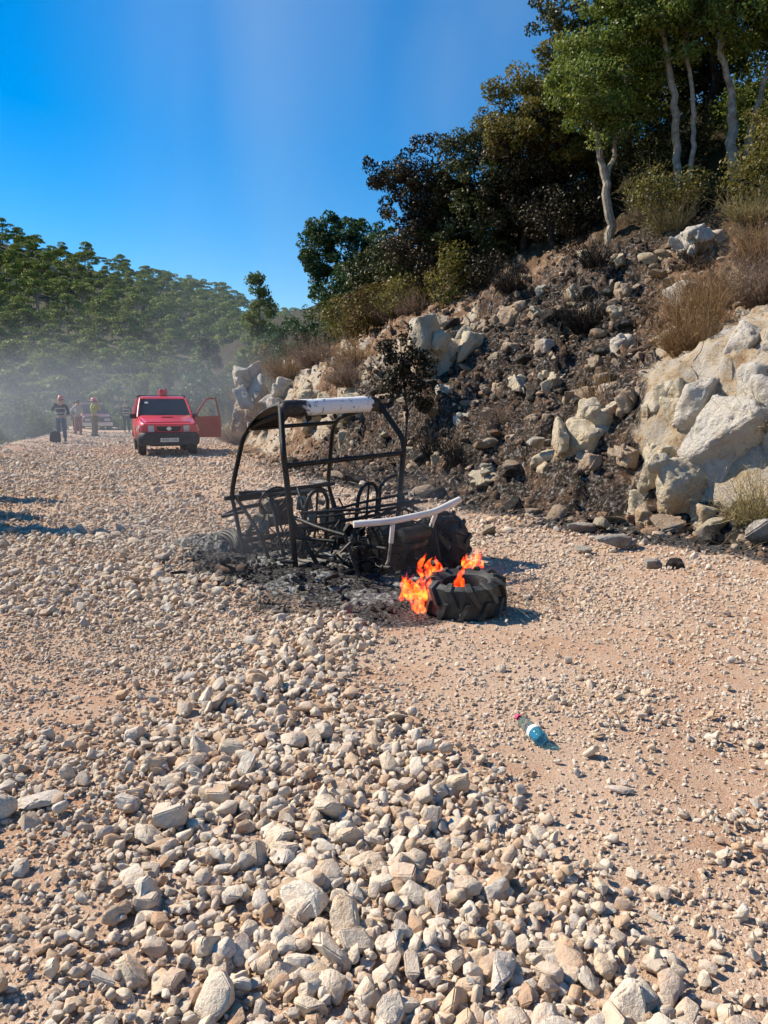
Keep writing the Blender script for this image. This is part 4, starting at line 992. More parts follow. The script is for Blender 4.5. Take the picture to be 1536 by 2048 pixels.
# --- dry brush, grass and charred twigs made of thin ribbons
def ribbons(r_, base, dirs, length, width, curl=0.35, seg=3, side=True):
    n = len(base); out = []; P = base.copy(); d = dirs / np.linalg.norm(dirs, axis=1)[:, None]
    b = np.cross(d, r_.normal(size=(n, 3))); b /= np.linalg.norm(b, axis=1)[:, None] + 1e-9
    for k in range(seg):
        w0 = width * (1 - k / seg * .8); w1 = width * (1 - (k + 1) / seg * .8)
        Q = P + d * (length / seg)[:, None]
        out.append(np.stack([P - b * w0[:, None], P + b * w0[:, None], Q + b * w1[:, None], Q - b * w1[:, None]], 1))
        P = Q; d = d + r_.normal(size=(n, 3)) * curl; d /= np.linalg.norm(d, axis=1)[:, None]
    return np.concatenate(out).reshape(-1, 3), P
def brush(name, x, y, rad, hgt, n, mat, label, cat='bush', group=None, width=.005, seed=0, z=None, tilt=(-.35, -.2), fluff=2.2):
    r_ = np.random.RandomState(seed + 900)
    a = r_.uniform(0, 6.28, n); rr = np.sqrt(r_.uniform(0, 1, n)); 
    base = np.stack([np.cos(a) * rr * rad * .45, np.sin(a) * rr * rad * .45, np.full(n, -.03)], 1)
    d = np.stack([np.cos(a) * rr * rad * .8 / hgt + tilt[0], np.sin(a) * rr * rad * .8 / hgt + tilt[1], np.ones(n)], 1) + r_.normal(0, .16, (n, 3))
    L = hgt * r_.uniform(.3, 1.15, n) * (1 + .35 * np.sin(a * 2 + seed))
    V, tips = ribbons(r_, base, d, L, np.full(n, width), .28)
    m = int(n * fluff); k = r_.randint(0, n, m); t = r_.uniform(.35, 1.0, m)[:, None]
    b2 = base[k] * (1 - t) + tips[k] * t + r_.normal(0, .02, (m, 3)); d2 = r_.normal(size=(m, 3)) + d[k] * .7
    V2, _ = ribbons(r_, b2, d2, hgt * r_.uniform(.08, .24, m), np.full(m, width * .75), .5, 2)
    V = np.concatenate([V, V2]); rnd = r_.uniform(size=len(V) // 4)
    o = obj(name, quads_mesh(name, V, rnd, M[mat]), None, (x, y, GZ(x, y) if z is None else z))
    return tag(o, label, cat, group)
brush('dry_brush', 4.55, 11.55, .55, .85, 900, 'dry', 'brown thorn brush between the white limestone face and the ashes', seed=1)
brush('dry_brush', 4.95, 12.4, .55, .8, 800, 'dry', 'brown thorn brush above the white limestone face', seed=2)
brush('dry_brush', 5.5, 13.3, .5, .7, 700, 'dry', 'tan brush in front of the pale boulder high on the slope', seed=3)
brush('dry_brush', 5.9, 12.2, .6, .85, 900, 'dry_grey', 'reddish grey brush on top of the white limestone face', seed=4)
brush('dry_brush', 6.4, 13.6, .6, .7, 800, 'dry', 'tan brush on the ledge above the reddish grey brush', seed=5)
brush('dry_brush', 4.28, 8.75, .42, .62, 380, 'dry_green', 'straw coloured brush at the foot of the white limestone face', seed=6)
brush('dry_brush', 4.6, 9.15, .35, .5, 240, 'dry_green', 'second straw tuft against the white limestone face', seed=7)
brush('dry_brush', 6.9, 15.2, .6, .6, 380, 'dry_green', 'straw coloured brush under the leaning twin trunks', seed=8)
brush('dry_brush', 5.95, 16.6, .6, .75, 420, 'dry_green', 'straw undergrowth before the paired pale trunks', seed=9)
brush('dry_brush', 3.35, 12.0, .3, .5, 300, 'dry', 'small tan tuft above the tan ribbed outcrop', seed=10)
brush('dry_brush', 2.1, 13.9, .35, .5, 320, 'dry_grey', 'grey brush tuft in the middle of the burnt slope', seed=11)
for k, (bx, by, bw, bh, mt, lb) in enumerate((
    (-3.9, 26.0, .8, .8, 'dry_grey', 'grey-brown brush beside the tall pale rock pillar'),
    (-3.2, 26.4, .7, 1.0, 'dry', 'brown brush growing over the broad pale cliff rock'),
    (-2.0, 24.2, .9, 1.0, 'dry_grey', 'grey-brown brush on the cliff behind the buggy roof'),
    (-.8, 21.6, .8, .8, 'dry', 'orange-brown brush over the cream rock ledge'),
    (-.9, 20.3, .7, .7, 'dry_grey', 'dull brown brush beside the cream rock step'),
    (-5.4, 29.5, .9, .9, 'dry_grey', 'grey brush at the roadside past the open car door'),
    (-6.4, 32.5, 1.0, 1.1, 'dry_green', 'straw coloured brush at the bend of the road'),
    (-5.6, 34.5, 1.1, 1.2, 'dry', 'brown brush on the bank at the bend of the road'),
    (0.1, 24.5, .8, .9, 'dry_grey', 'tangle of bare grey twigs beside the browned bush'),
    (0.9, 23.2, .7, .8, 'dry_grey', 'tangle of bare twigs under the broad scorched oak'))):
    brush('dry_brush', bx, by, bw, bh, 650, mt, lb, seed=20 + k, width=.009)
brush('dry_brush', 6.0, 17.6, .8, 1.1, 260, 'dry_grey', 'tangle of bare pale branches between the forked and the paired trunks', seed=12, width=.008)
brush('charred_brush', 3.9, 15.3, .45, .8, 420, 'twig_black', 'charred bush hanging over the black scorched block', seed=40, width=.007)
brush('charred_brush', 1.3, 13.6, .3, .8, 110, 'twig_black', 'charred thin bush on the lower burnt slope', seed=41, width=.006, fluff=1.2)
brush('charred_brush', .9, 14.6, .35, .9, 120, 'twig_black', 'charred thin bush left of the burnt sapling foot', seed=42, width=.006, fluff=1.2)
brush('charred_brush', 3.0, 18.6, .6, .8, 300, 'twig_black', 'charred bush on the ash below the dark green oak', seed=43, width=.008)
brush('charred_brush', 4.5, 17.0, .5, .7, 200, 'twig_black', 'charred bush left of the foot of the forked trunk', seed=44, width=.008)
brush('charred_brush', 5.9, 14.9, .5, .5, 160, 'twig_black', 'charred twigs sprawling over the layered white ledge', seed=45, width=.007)
brush('dry_grass', -13.6, 26.5, 1.4, .55, 1100, 'dry_green', 'tall dry grass on the road edge left of the firefighters', 'grass', seed=50, width=.012, z=-.35)
brush('dry_grass', -15.2, 30.5, 1.6, .6, 1000, 'dry_green', 'green-yellow grass on the bank below the firefighters', 'grass', seed=51, width=.014, z=-.5)
# thin tan stem leaning over the cliff
mb = MB(); mb.tube([(-.93, 23.0, GZ(-.93, 23) - .1), (-.95, 23, 3.0), (-1.1, 23, 3.35), (-1.3, 23, 3.9)], [.025, .022, .02, .01], 6)
tag(mb.build('bare_stem', M['bark'], None, True), 'single bare tan stem bent over the cliff edge', 'stem')
# charred twigs and dead stalks littering the slope
n = 3600; yy = rng.uniform(8.4, 23, n); xx = foot(yy) + rng.uniform(-.6, 7.5, n)
bs = burn_slope(xx, yy); k_ = rng.uniform(size=n) < np.clip(bs + .12, 0, 1); xx, yy = xx[k_], yy[k_]; n = len(xx)
b0 = np.stack([xx, yy, ground_z(xx, yy) + .01], 1); d0 = rng.normal(size=(n, 3)); d0[:, 2] = np.abs(d0[:, 2]) * .7 + .2 * d0[:, 0]
V, _ = ribbons(rng, b0, d0, rng.uniform(.12, .6, n), rng.uniform(.002, .006, n), .3)
rd = np.tile(np.clip(rng.uniform(size=n), 0, 1), 3)
tag(obj('charred_twigs', quads_mesh('charred_twigs', V, rd, M['twig_black'])), 'charred twigs and stalks strewn over the burnt slope', 'twigs', kind='stuff')
n = 900; yy = rng.uniform(7.2, 18, n); xx = foot(yy) + rng.uniform(-1.6, 5, n) * np.where(yy < 10, .5, 1)
b0 = np.stack([xx, yy, ground_z(xx, yy) + .01], 1); d0 = rng.normal(size=(n, 3)); d0[:, 2] = np.abs(d0[:, 2]) * .4 + .2 * d0[:, 0]
V, _ = ribbons(rng, b0, d0, rng.uniform(.1, .45, n), rng.uniform(.0015, .004, n), .35)
tag(obj('dead_stalks', quads_mesh('dead_stalks', V, np.tile(rng.uniform(size=n), 3), M['dry'])), 'pale dead stalks lying along the foot of the slope', 'stalks', kind='stuff')
# ------------------------------------------------------------------ the burnt buggy
M['char'] = simple('charred_steel', [(0.38, (0.004, 0.004, 0.004)), (0.58, (0.010, 0.009, 0.009)), (0.72, (0.035, 0.030, 0.026)), (0.85, (0.11, 0.09, 0.075))], 14, 0.55, 0.5, 0.006, 60, 0.4)
M['char_rust'] = simple('fire_rusted_steel', [(0.35, (0.03, 0.02, 0.016)), (0.55, (0.11, 0.06, 0.04)), (0.72, (0.22, 0.13, 0.08))], 12, 0.8, 0.5, 0.006, 50, 0.3)
M['ash_steel'] = simple('ash_grey_steel', [(0.35, (0.10, 0.095, 0.08)), (0.55, (0.23, 0.21, 0.17)), (0.75, (0.38, 0.36, 0.31))], 12, 0.85, 0.4, 0.005, 50, 0.3)
M['white_paint'] = simple('scorched_white_paint', [(0.22, (0.25, 0.20, 0.16)), (0.36, (0.62, 0.58, 0.52)), (0.6, (0.74, 0.71, 0.66))], 7, 0.45, 0.15, 0.003, 40, 0.5)
def mat_roof():
    t = NT('burnt_white_roof'); co = t.coord('Object')
    sep = t.n('ShaderNodeSeparateXYZ'); t.l(co, sep.inputs[0])
    n1 = t.noise(co, 8, 5, .6); n2 = t.noise(co, 26, 4, .6)
    # soot covers the inside, the left end and the lower lip of the panel
    k = t.math('ADD', t.math('MULTIPLY_ADD', sep.outputs[0], -1.5, -0.42), t.math('MULTIPLY_ADD', n1, 1.0, 0.0))
    k2 = t.math('ADD', t.math('MULTIPLY_ADD', sep.outputs[2], -7.0, 10.32), t.math('MULTIPLY_ADD', n2, 1.1, -0.55))
    k3 = t.math('MULTIPLY_ADD', sep.outputs[1], 3.2, -1.0)
    k4 = t.math('ADD', t.math('MULTIPLY_ADD', sep.outputs[0], 4.5, -1.95), n1)
    m = t.math('MAXIMUM', t.math('MAXIMUM', k, k4), t.math('MAXIMUM', k2, t.math('ADD', k3, t.math('MULTIPLY', n1, .6))))
    m = t.math('MAXIMUM', m, t.math('MULTIPLY_ADD', t.noise(co, 17, 6, .8), 1.0, -0.10))
    f = t.ramp(m, [(0.47, (0, 0, 0)), (0.54, (1, 1, 1))])
    c = t.mix(f, (0.72, 0.73, 0.74), t.ramp(n2, [(.4, (0.012, 0.011, 0.010)), (.65, (0.05, 0.04, 0.034)), (.8, (.13, .10, .08))]))
    t.principled(c, 0.55, t.bump(n2, .3, .006), .4); return t.m
M['roof'] = mat_roof()
def mat_rubber():
    t = NT('burnt_rubber'); co = t.coord('Object'); n = t.noise(co, 9, 5, .65); n2 = t.noise(co, 60, 4, .6)
    c = t.ramp(n, [(.35, (0.016, 0.016, 0.015)), (.55, (0.040, 0.040, 0.036)), (.75, (0.11, 0.11, 0.095))])
    t.principled(c, .6, t.bump(n2, .3, .004), .4); return t.m
M['rubber'] = mat_rubber()
M['ash'] = simple('ash_and_cinders', [(0.32, (0.02, 0.02, 0.018)), (0.45, (0.09, 0.088, 0.08)), (0.56, (0.23, 0.225, 0.21)), (0.70, (0.48, 0.47, 0.45))], 26, 0.95, 0.8, 0.02, 60, 0.1)

BUG = empty('burnt_buggy', (-0.305, 7.3, 0.0), (0, R(-2.6), R(37.9)))
tag(BUG, 'burnt-out two-seat off-road buggy with scorched roll cage and white rear bumper', 'buggy')
def bez(pts, n=5):
    """round the corners of a polyline"""
    P = [Vector(p) for p in pts]; out = [P[0]]
    for i in range(1, len(P) - 1):
        a, b, c = P[i - 1], P[i], P[i + 1]; d = min(.09, (a - b).length * .4, (c - b).length * .4)
        p0 = b + (a - b).normalized() * d; p2 = b + (c - b).normalized() * d
        for k in range(n + 1):
            t = k / n; out.append(p0 * (1 - t) ** 2 + b * 2 * t * (1 - t) + p2 * t * t)
    out.append(P[-1]); return out
def bar(name, pts, r=.021, mat='char', parent=None, n=10, dent=True):
    mb = MB(); mb.tube(bez(pts), r, n)
    return mb.build(name, M[mat], parent or BUG, True)
cage = MB()
for s in (-1, 1):
    cage.tube(bez([(s * .585, .08, -.02), (s * .635, .03, .55), (s * .695, 0, 1.16), (s * .55, .25, 1.57)]), .028, 10)                       # rear hoop posts
cage.tube([(-.55, .25, 1.57), (.55, .25, 1.57)], .026, 10)
cage.build('rear_hoop', M['char'], BUG, True)
for s in (-1, 1):
    bar('windscreen_pillar', [(s * .60, 1.27, .60), (s * .59, 1.22, .78), (s * .54, 1.03, 1.26), (s * .50, .86, 1.38), (s * .50, .25, 1.50)], .025)
bar('cage_crossbar', [(-.68, 0, 1.035), (.68, 0, 1.035)], .024)
bar('windscreen_header', [(-.50, .93, 1.33), (.50, .93, 1.33)], .022)
# roof panel: rear lip, curved sheet sagging to the front, curled torn corner
rows = [(.205, 1.455), (.185, 1.50), (.19, 1.565), (.215, 1.60), (.30, 1.606), (.48, 1.578), (.66, 1.520), (.80, 1.452), (.90, 1.375), (.915, 1.335)]
xs_ = np.linspace(-.585, .585, 25); V = []
for (ry, rz) in rows:
    for k, xx_ in enumerate(xs_):
        sag = 0.02 * math.sin(xx_ * 9 + ry * 5) * (ry > .3) - (0.03 * (1 - abs(xx_) / .585) if .3 < ry < .85 else 0)
        ee = max(0, (abs(xx_) - .51) / .075)
        V.append((xx_, ry + 0.010 * math.sin(xx_ * 14), rz + sag - ee ** 2 * .045 + (0.03 * max(0, -.35 - xx_) if ry > .6 else 0)))
nx = len(xs_); Fq = []
for j in range(len(rows) - 1):
    for k in range(nx - 1):
        if j >= 4 and 7 < k < 20 and (k + j * 3) % 5 in (0, 1) and j < 7: continue       # burnt-through holes
        if j >= 7 and k > 8: continue                                                   # the far front of the sheet has burnt away
        Fq.append((j * nx + k, j * nx + k + 1, (j + 1) * nx + k + 1, (j + 1) * nx + k))
me = np_mesh('roof_panel', np.array(V), np.array(Fq), M['roof'], True)
ro = obj('roof_panel', me, BUG); md = ro.modifiers.new('thick', 'SOLIDIFY'); md.thickness = .012; md.offset = -1
mb = MB()
for k, (fx0, w, d) in enumerate(((-.12, .10, .13), (.05, .13, .10), (.22, .07, .12), (-.3, .09, .07))):
    mb.add([(fx0, .55 + .04 * k, 1.50), (fx0 + w, .56 + .04 * k, 1.50), (fx0 + w * .8, .54, 1.50 - d * .8), (fx0 + w * .5, .57, 1.50 - d), (fx0 + w * .1, .53, 1.50 - d * .6)], [(0, 1, 2, 3, 4)])
fl = mb.build('roof_lining', M['char'], BUG); fl.modifiers.new('thick', 'SOLIDIFY').thickness = .006
mb = MB(); mb.box((-.537, .908, 1.352), (.035, .02, .085), (.1, .0, .2)); mb.build('roof_corner_trim', M['white_paint'], BUG, bevel=.004)
# dash beam, front frame and floor
bar('dash_beam', [(-.68, 1.26, .615), (.68, 1.26, .625)], .024)
bar('dash_beam', [(-.60, 1.14, .63), (-.1, 1.12, .655), (.60, 1.14, .64)], .02)
mb = MB(); mb.box((-.15, 1.21, .60), (.85, .10, .045), (.1, .03, .04)); mb.box((.25, 1.19, .60), (.5, .16, .02), (.2, .05, 0)); mb.box((-.40, 1.2, .655), (.30, .05, .03), (0, .08, .1)); mb.build('dash_panel', M['char'], BUG, bevel=.006)
mb = MB(); mb.box((.46, 1.24, .665), (.20, .12, .015), (.1, .0, .3)); mb.build('ash_flake', M['ash_steel'], BUG)
bar('front_post', [(-.60, 1.25, .60), (-.595, 1.06, -.02)], .021)
bar('front_post', [(.60, 1.25, .60), (.60, 1.06, -.02)], .021)
bar('front_brace', [(-.57, 1.2, .60), (-.50, .95, .32), (-.46, .78, -.02)], .019)
bar('front_brace', [(.57, 1.2, .60), (.50, .95, .32), (.46, .78, -.02)], .019)
bar('knee_bar', [(-.32, 1.1, .64), (-.36, .86, .60), (-.40, .70, .30), (-.38, .62, -.02)], .019)
bar('knee_bar', [(.10, 1.1, .65), (.06, .95, .50), (0, .85, .2), (0, .85, -.02)], .019)
bar('side_brace', [(-.60, .06, .52), (-.44, -.12, .05), (-.40, -.2, -.04)], .021)
bar('side_rail', [(-.62, .03, .56), (-.58, -.35, .50), (-.50, -.62, .46)], .018)
bar('side_rail', [(.62, .03, .56), (.58, -.35, .50), (.50, -.62, .46)], .018)
bar('side_rail', [(-.60, .06, .36), (-.35, -.35, .34), (-.20, -.80, .32)], .016)
bar('seat_back_bar', [(-.60, .06, .44), (.60, .06, .44)], .018)
mb = MB()
for s in (-1, 1): mb.box((s * .59, .57, .0), (.055, 1.02, .05), (0, 0, s * -.015))
for yy_ in (.10, .62, 1.04): mb.box((0, yy_, .0), (1.13, .05, .045))
mb.build('floor_frame', M['ash_steel'], BUG, bevel=.004)
mb = MB(); mb.box((-.26, .36, .02), (.5, .36, .07), (.04, .08, .05)); mb.box((.3, .4, .02), (.45, .35, .05), (-.06, 0, -.1)); mb.build('seat_base', M['ash_steel'], BUG, bevel=.01)
bar('floor_tube', [(-.1, 1.5, .10), (-.12, .2, .06), (-.1, -.8, .12)], .025)
bar('floor_tube', [(.2, 1.5, .10), (.2, .2, .06), (.2, -.8, .12)], .025)
# seat frames: tall narrow hoops
for s in (-1, 1):
    a = s * .30
    bar('seat_frame', [(a - .135, .42, .06), (a - .13, .20, .20), (a - .12, .10, .66), (a - .06, .085, .76), (a + .06, .085, .76), (a + .12, .10, .66), (a + .13, .2, .20), (a + .135, .42, .06)], .019)
    bar('seat_slat', [(a, .085, .76), (a - .01, .16, .3), (a, .42, .06)], .012)
# steering wheel and column
MS = Matrix.Translation((-.30, .93, .60)) @ Matrix.Rotation(R(-55), 4, 'X')
mb = MB(); ring = [MS @ Vector((.155 * math.cos(a), .155 * math.sin(a), 0)) for a in np.linspace(0, 2 * math.pi, 28, endpoint=False)]; mb.tube(ring, .010, 8, closed=True)
for a in (1.57, 3.67, 5.76): mb.tube([MS @ Vector((0, 0, 0)), MS @ Vector((.155 * math.cos(a), .155 * math.sin(a), 0))], .008, 6)
sw = mb.build('steering_wheel', M['char'], BUG, True)
mb = MB(); mb.tube([MS @ Vector((0, 0, 0)), (-.3, 1.3, .35)], .014, 8); mb.build('steering_column', M['char'], sw, True)
# cooling and front axle tangle behind the dash
rr_ = random.Random(4)
mb = MB(); mb.box((.0, 1.42, .36), (.42, .05, .30), (.12, 0, .05)); mb.build('radiator', M['char_rust'], BUG, bevel=.006)
mb = MB()
for k in range(26):
    p = Vector((rr_.uniform(-.45, .45), rr_.uniform(.75, 1.35), rr_.uniform(.12, .55))); pts = [p]
    for j in range(4): p = p + Vector((rr_.uniform(-.1, .1), rr_.uniform(-.1, .1), rr_.uniform(-.14, .06))); pts.append(p)
    mb.tube(pts, rr_.uniform(.004, .012), 5)
mb.build('burnt_wiring', M['char'], BUG, True)
mb = MB()
for k in range(14): mb.box((rr_.uniform(-.4, .35), rr_.uniform(.9, 1.3), rr_.uniform(.2, .55)), (rr_.uniform(.03, .12), rr_.uniform(.03, .1), rr_.uniform(.05, .16)), (rr_.uniform(-.5, .5), rr_.uniform(-.5, .5), rr_.uniform(0, 3)))
mb.build('dash_remains', M['ash_steel'], BUG, bevel=.006)
mb = MB()
for k in range(16): mb.box((rr_.uniform(-.4, .4), rr_.uniform(-.8, -.1), rr_.uniform(.12, .42)), (rr_.uniform(.03, .1), rr_.uniform(.03, .1), rr_.uniform(.04, .12)), (rr_.uniform(-.5, .5), rr_.uniform(-.5, .5), rr_.uniform(0, 3)))
mb.build('engine_bay_remains', M['char'], BUG, bevel=.005)
mb = MB()
for k in range(60):
    p = Vector((rr_.uniform(-.5, .5), rr_.uniform(-.85, .0), rr_.uniform(.15, .55))); pts = [p]
    for j in range(5): p = p + Vector((rr_.uniform(-.09, .09), rr_.uniform(-.09, .09), rr_.uniform(-.09, .06))); p.z = max(.03, p.z); pts.append(p)
    mb.tube(pts, rr_.uniform(.004, .013), 5)
mb.build('burnt_hoses', M['char'], BUG, True)
def spring(mb, a, b, r, turns, wire):
    a, b = Vector(a), Vector(b); d = b - a; u, w = frame_of(d)
    mb.tube([a + d * t + (u * math.cos(t * turns * 6.283) + w * math.sin(t * turns * 6.283)) * r for t in np.linspace(0, 1, int(turns * 12))], wire, 6)
for (a, b) in (((-.36, -.60, .10), (-.30, -.52, .44)), ((.42, -.60, .10), (.34, -.52, .44)), ((-.40, 1.42, .08), (-.30, 1.34, .38)), ((.42, 1.42, .08), (.30, 1.34, .38))):
    mb = MB(); mb.tube([a, tuple(Vector(a) * .45 + Vector(b) * .55)], .026, 10); mb.tube([a, b], .013, 8); so = mb.build('shock_absorber', M['char'], BUG, True)
    mb = MB(); spring(mb, Vector(a) * .93 + Vector(b) * .07, Vector(a) * .1 + Vector(b) * .9, .043, 8, .009); mb.build('coil_spring', M['char'], so, True)
# engine block with fins, exhaust and rack
mb = MB(); mb.box((.06, -.42, .22), (.36, .34, .22)); mb.box((.02, -.50, .37), (.24, .24, .14), (.25, 0, 0)); mb.box((.28, -.45, .30), (.14, .42, .30), (.1, .05, .1))
en = mb.build('engine', M['char'], BUG, bevel=.015)
mb = MB()
for k in range(7): mb.box((.02, -.52 - k * .004, .315 + k * .022), (.27, .27, .008), (.25, 0, 0))
mb.build('cooling_fin', M['char'], en)
bar('exhaust_pipe', [(.1, -.55, .30), (.12, -.72, .26), (.30, -.78, .30), (.36, -.55, .36)], .024, 'char_rust', en)
mb = MB(); mb.lathe([(.0, -.16), (.065, -.15), (.07, -.1), (.07, .12), (.05, .16), (0, .16)], 16, Matrix.Translation((.14, -.78, .40)) @ Matrix.Rotation(R(90), 4, 'Y')); mb.build('silencer', M['char'], en, True)
bar('rack_tube', [(-.52, .02, .585), (-.10, -.30, .60), (.44, -.52, .635)], .014)
bar('rack_tube', [(-.45, -.10, .55), (.0, -.40, .58), (.50, -.56, .63)], .011)
bar('rack_tube', [(-.40, -.02, .56), (.20, .02, .60), (.56, -.20, .66)], .013)
bar('rack_tube', [(-.30, -.62, .52), (.10, -.42, .56), (.52, -.34, .62)], .012)
bar('grab_rail', [(.60, .02, .82), (.44, -.02, .80), (.34, -.04, .74), (.31, -.05, .52)], .017)
bar('rear_frame', [(-.50, -.62, .46), (-.46, -.75, .10)], .016); bar('rear_frame', [(.50, -.62, .46), (.46, -.75, .10)], .016)
# white rear bumper
bp = bar('rear_bumper', [(-.51, -.77, .575), (-.20, -.90, .575), (.27, -.90, .59), (.64, -.84, .650)], .030, 'white_paint', BUG, 12)
bar('bumper_stay', [(-.19, -.895, .55), (-.19, -.86, .38)], .021, 'white_paint', bp)
bar('bumper_stay', [(-.19, -.86, .39), (-.21, -.84, .22), (-.235, -.84, .19)], .013, 'ash_steel', bp)
bar('bumper_stay', [(.30, -.89, .57), (.285, -.84, .45)], .021, 'white_paint', bp)
bar('bumper_stay', [(.285, -.84, .46), (.22, -.72, .24)], .020, 'char', bp)
# front bumper bar sticking out left and the collapsed front tyre
bar('front_bumper', [(-.62, 1.46, .40), (-.30, 1.70, .42), (.30, 1.70, .44)], .022)
bar('front_arm', [(-.62, 1.46, .40), (-.42, 1.30, .45)], .02)
mb = MB(); mb.tube([(-.5, 1.35, .12), (.5, 1.35, .12)], .03, 8); mb.tube([(-.5, 1.5, .16), (-.15, 1.38, .18)], .02, 8); mb.tube([(.5, 1.5, .16), (.15, 1.38, .18)], .02, 8); mb.build('front_axle', M['char'], BUG, True)
mb = MB(); mb.tube([(-.55, -.55, .10), (.62, -.5, .14)], .03, 8); mb.box((.05, -.55, .13), (.2, .18, .16)); mb.build('rear_axle', M['char'], BUG, True)
mb = MB()
for k in range(5):
    r0 = .24 + .012 * k; mb.tube([(-.66 + .03 * k + .02 * math.sin(a * 3 + k), 1.45 + r0 * math.cos(a), max(-.01, .02 + .8 * r0 * math.sin(a))) for a in np.linspace(-.15, 3.2, 14)], .018, 6)
mb.build('front_tyre_shreds', M['rubber'], BUG, True)

# agricultural-lug tyre, used for the wheel still on the axle and for the burning one on the ground
def tyre_mesh(mb, Rm, W, lugs=12, Mx=Matrix.Identity(4)):
    """closed carcass + chevron lugs; axis = local Z"""
    hw = W / 2; ri = Rm * .56
    prof = [(ri, -hw * .72), (ri + .03, -hw * .92), (Rm * .80, -hw * 1.04), (Rm * .94, -hw * .86), (Rm * .965, 0), (Rm * .94, hw * .86), (Rm * .80, hw * 1.04), (ri + .03, hw * .92), (ri, hw * .72), (ri + .012, hw * .62), (Rm * .86, hw * .7), (Rm * .86, -hw * .7), (ri + .012, -hw * .62)]
    mb.lathe(prof, 40, Mx, closed=True)
    for s in (-1, 1):
        for k in range(lugs):
            a0 = 2 * math.pi * (k + (0.5 if s > 0 else 0)) / lugs
            ring_ = []
            for (z, r0, da, th) in ((-.04 * W, Rm * .955, .20, .075), (.22 * W, Rm * .955, .10, .085), (.44 * W, Rm * .945, .0, .10), (.53 * W, Rm * .83, -.03, .10), (.525 * W, Rm * .72, -.04, .09)):
                a = a0 + da; h = .030 if z < .5 * W else .018
                q = []
                for (sa, hh) in ((-th, 0), (-th * .7, h), (th * .7, h), (th, 0)):
                    if z < .5 * W: rr2, zz2 = r0 + hh, z
                    else: rr2, zz2 = r0, z + hh * .8
                    q.append(Mx @ Vector((rr2 * math.cos(a + sa), rr2 * math.sin(a + sa), s * zz2)))
                ring_.append(q)
            mb.loft(ring_)
    return mb
wr = empty('wheel'); wr.parent = BUG; wr.location = (.74, -.48, .20); wr.rotation_euler = (0, R(90), R(8))
mb = MB(); tyre_mesh(mb, .285, .22); mb.build('tyre', M['rubber'], wr, True)
mb = MB(); mb.lathe([(.15, -.07), (.16, -.06), (.145, 0), (.16, .06), (.15, .07), (.05, .03), (0, .03)], 24); mb.build('rim', M['char'], wr, True)
wr2 = empty('wheel'); wr2.parent = BUG; wr2.location = (.74, 1.42, .17); wr2.rotation_euler = (0, R(90), 0)
mb = MB(); mb.lathe([(.15, -.08), (.17, -.07), (.145, 0), (.17, .07), (.15, .08), (.05, .03), (0, .03)], 24); mb.build('rim', M['char'], wr2, True)

# the tyre lying on the road
TY = empty('burning_tyre', (.60, 5.62, .145), (R(3), R(-3.5), .3))
tag(TY, 'black lugged tyre lying flat on the road, burning on one side', 'tyre')
mb = MB(); tyre_mesh(mb, .300, .245, 12); mb.build('tread', M['rubber'], TY, True)
mb = MB(); mb.lathe([(.168, -.09), (.175, -.085), (.15, -.03), (.15, .05), (.172, .085), (.178, .095), (.165, .095), (.143, .05), (.143, -.03), (.05, -.04), (0, -.04)], 32); mb.build('rim', M['char'], TY, True)
# steel cord wires sprung from the tyre
mb = MB(); rr_ = random.Random(9)
for k in range(9):
    a = rr_.uniform(-.9, .5); p = Vector((.605 + .29 * math.cos(a), 5.72 + .29 * math.sin(a), rr_.uniform(.05, .2))); pts = [p]
    d = Vector((math.cos(a), math.sin(a) - .3, rr_.uniform(-.1, .25)))
    for j in range(7):
        d = (d + Vector((rr_.uniform(-.25, .25), rr_.uniform(-.25, .25), rr_.uniform(-.28, .12)))).normalized(); p = p + d * .05; p.z = max(.012, p.z); pts.append(p)
    mb.tube(pts, .0016, 5)
tag(mb.build('steel_wires', M['ash_steel'], None, True), 'loose steel cord wires springing from the burning tyre', 'wire')
# dry thorn twig behind the tyre
mb = MB()
for k in range(16):
    p = Vector((1.22 + rr_.uniform(-.05, .2), 6.0 + rr_.uniform(-.15, .3), .01)); d = Vector((rr_.uniform(-1, 1), rr_.uniform(-.6, .6), rr_.uniform(.4, 1.3))).normalized(); pts = [p]
    for j in range(6): d = (d + Vector((rr_.uniform(-.3, .3), rr_.uniform(-.3, .3), rr_.uniform(-.3, .1)))).normalized(); p = p + d * .065; p.z = max(.01, p.z); pts.append(p)
    mb.tube(pts, [.0035, .003, .003, .0025, .002, .0018, .0012], 5)
tag(mb.build('thorn_twig', M['dry'] if False else M['bark'], None, True), 'dry tangled thorn twig on the ground past the burning tyre', 'twig')

# debris around the wreck
mb = MB(); MR = Matrix.Translation((-1.36, 6.72, .075)) @ Matrix.Rotation(R(90), 4, 'Y') @ Matrix.Rotation(R(12), 4, 'X')
mb.lathe([(0, -.14), (.055, -.14), (.062, -.13), (.062, .12), (.058, .14), (.03, .145), (0, .145)], 18, MR)
rc = mb.build('burnt_canister', M['char_rust'], None, True); tag(rc, 'fire-rusted red canister lying in the ash beside the buggy', 'canister')
mb = MB(); mb.lathe([(.064, -.012), (.067, 0), (.064, .012)], 18, MR @ Matrix.Translation((0, 0, .05)), closed=True); mb.build('band', M['char'], rc, True)
tag(special_stone(-2.68, 9.05, (.24, .16, .09), 330, .2, 'flat grey slab lying alone on the road left of the buggy'), None)
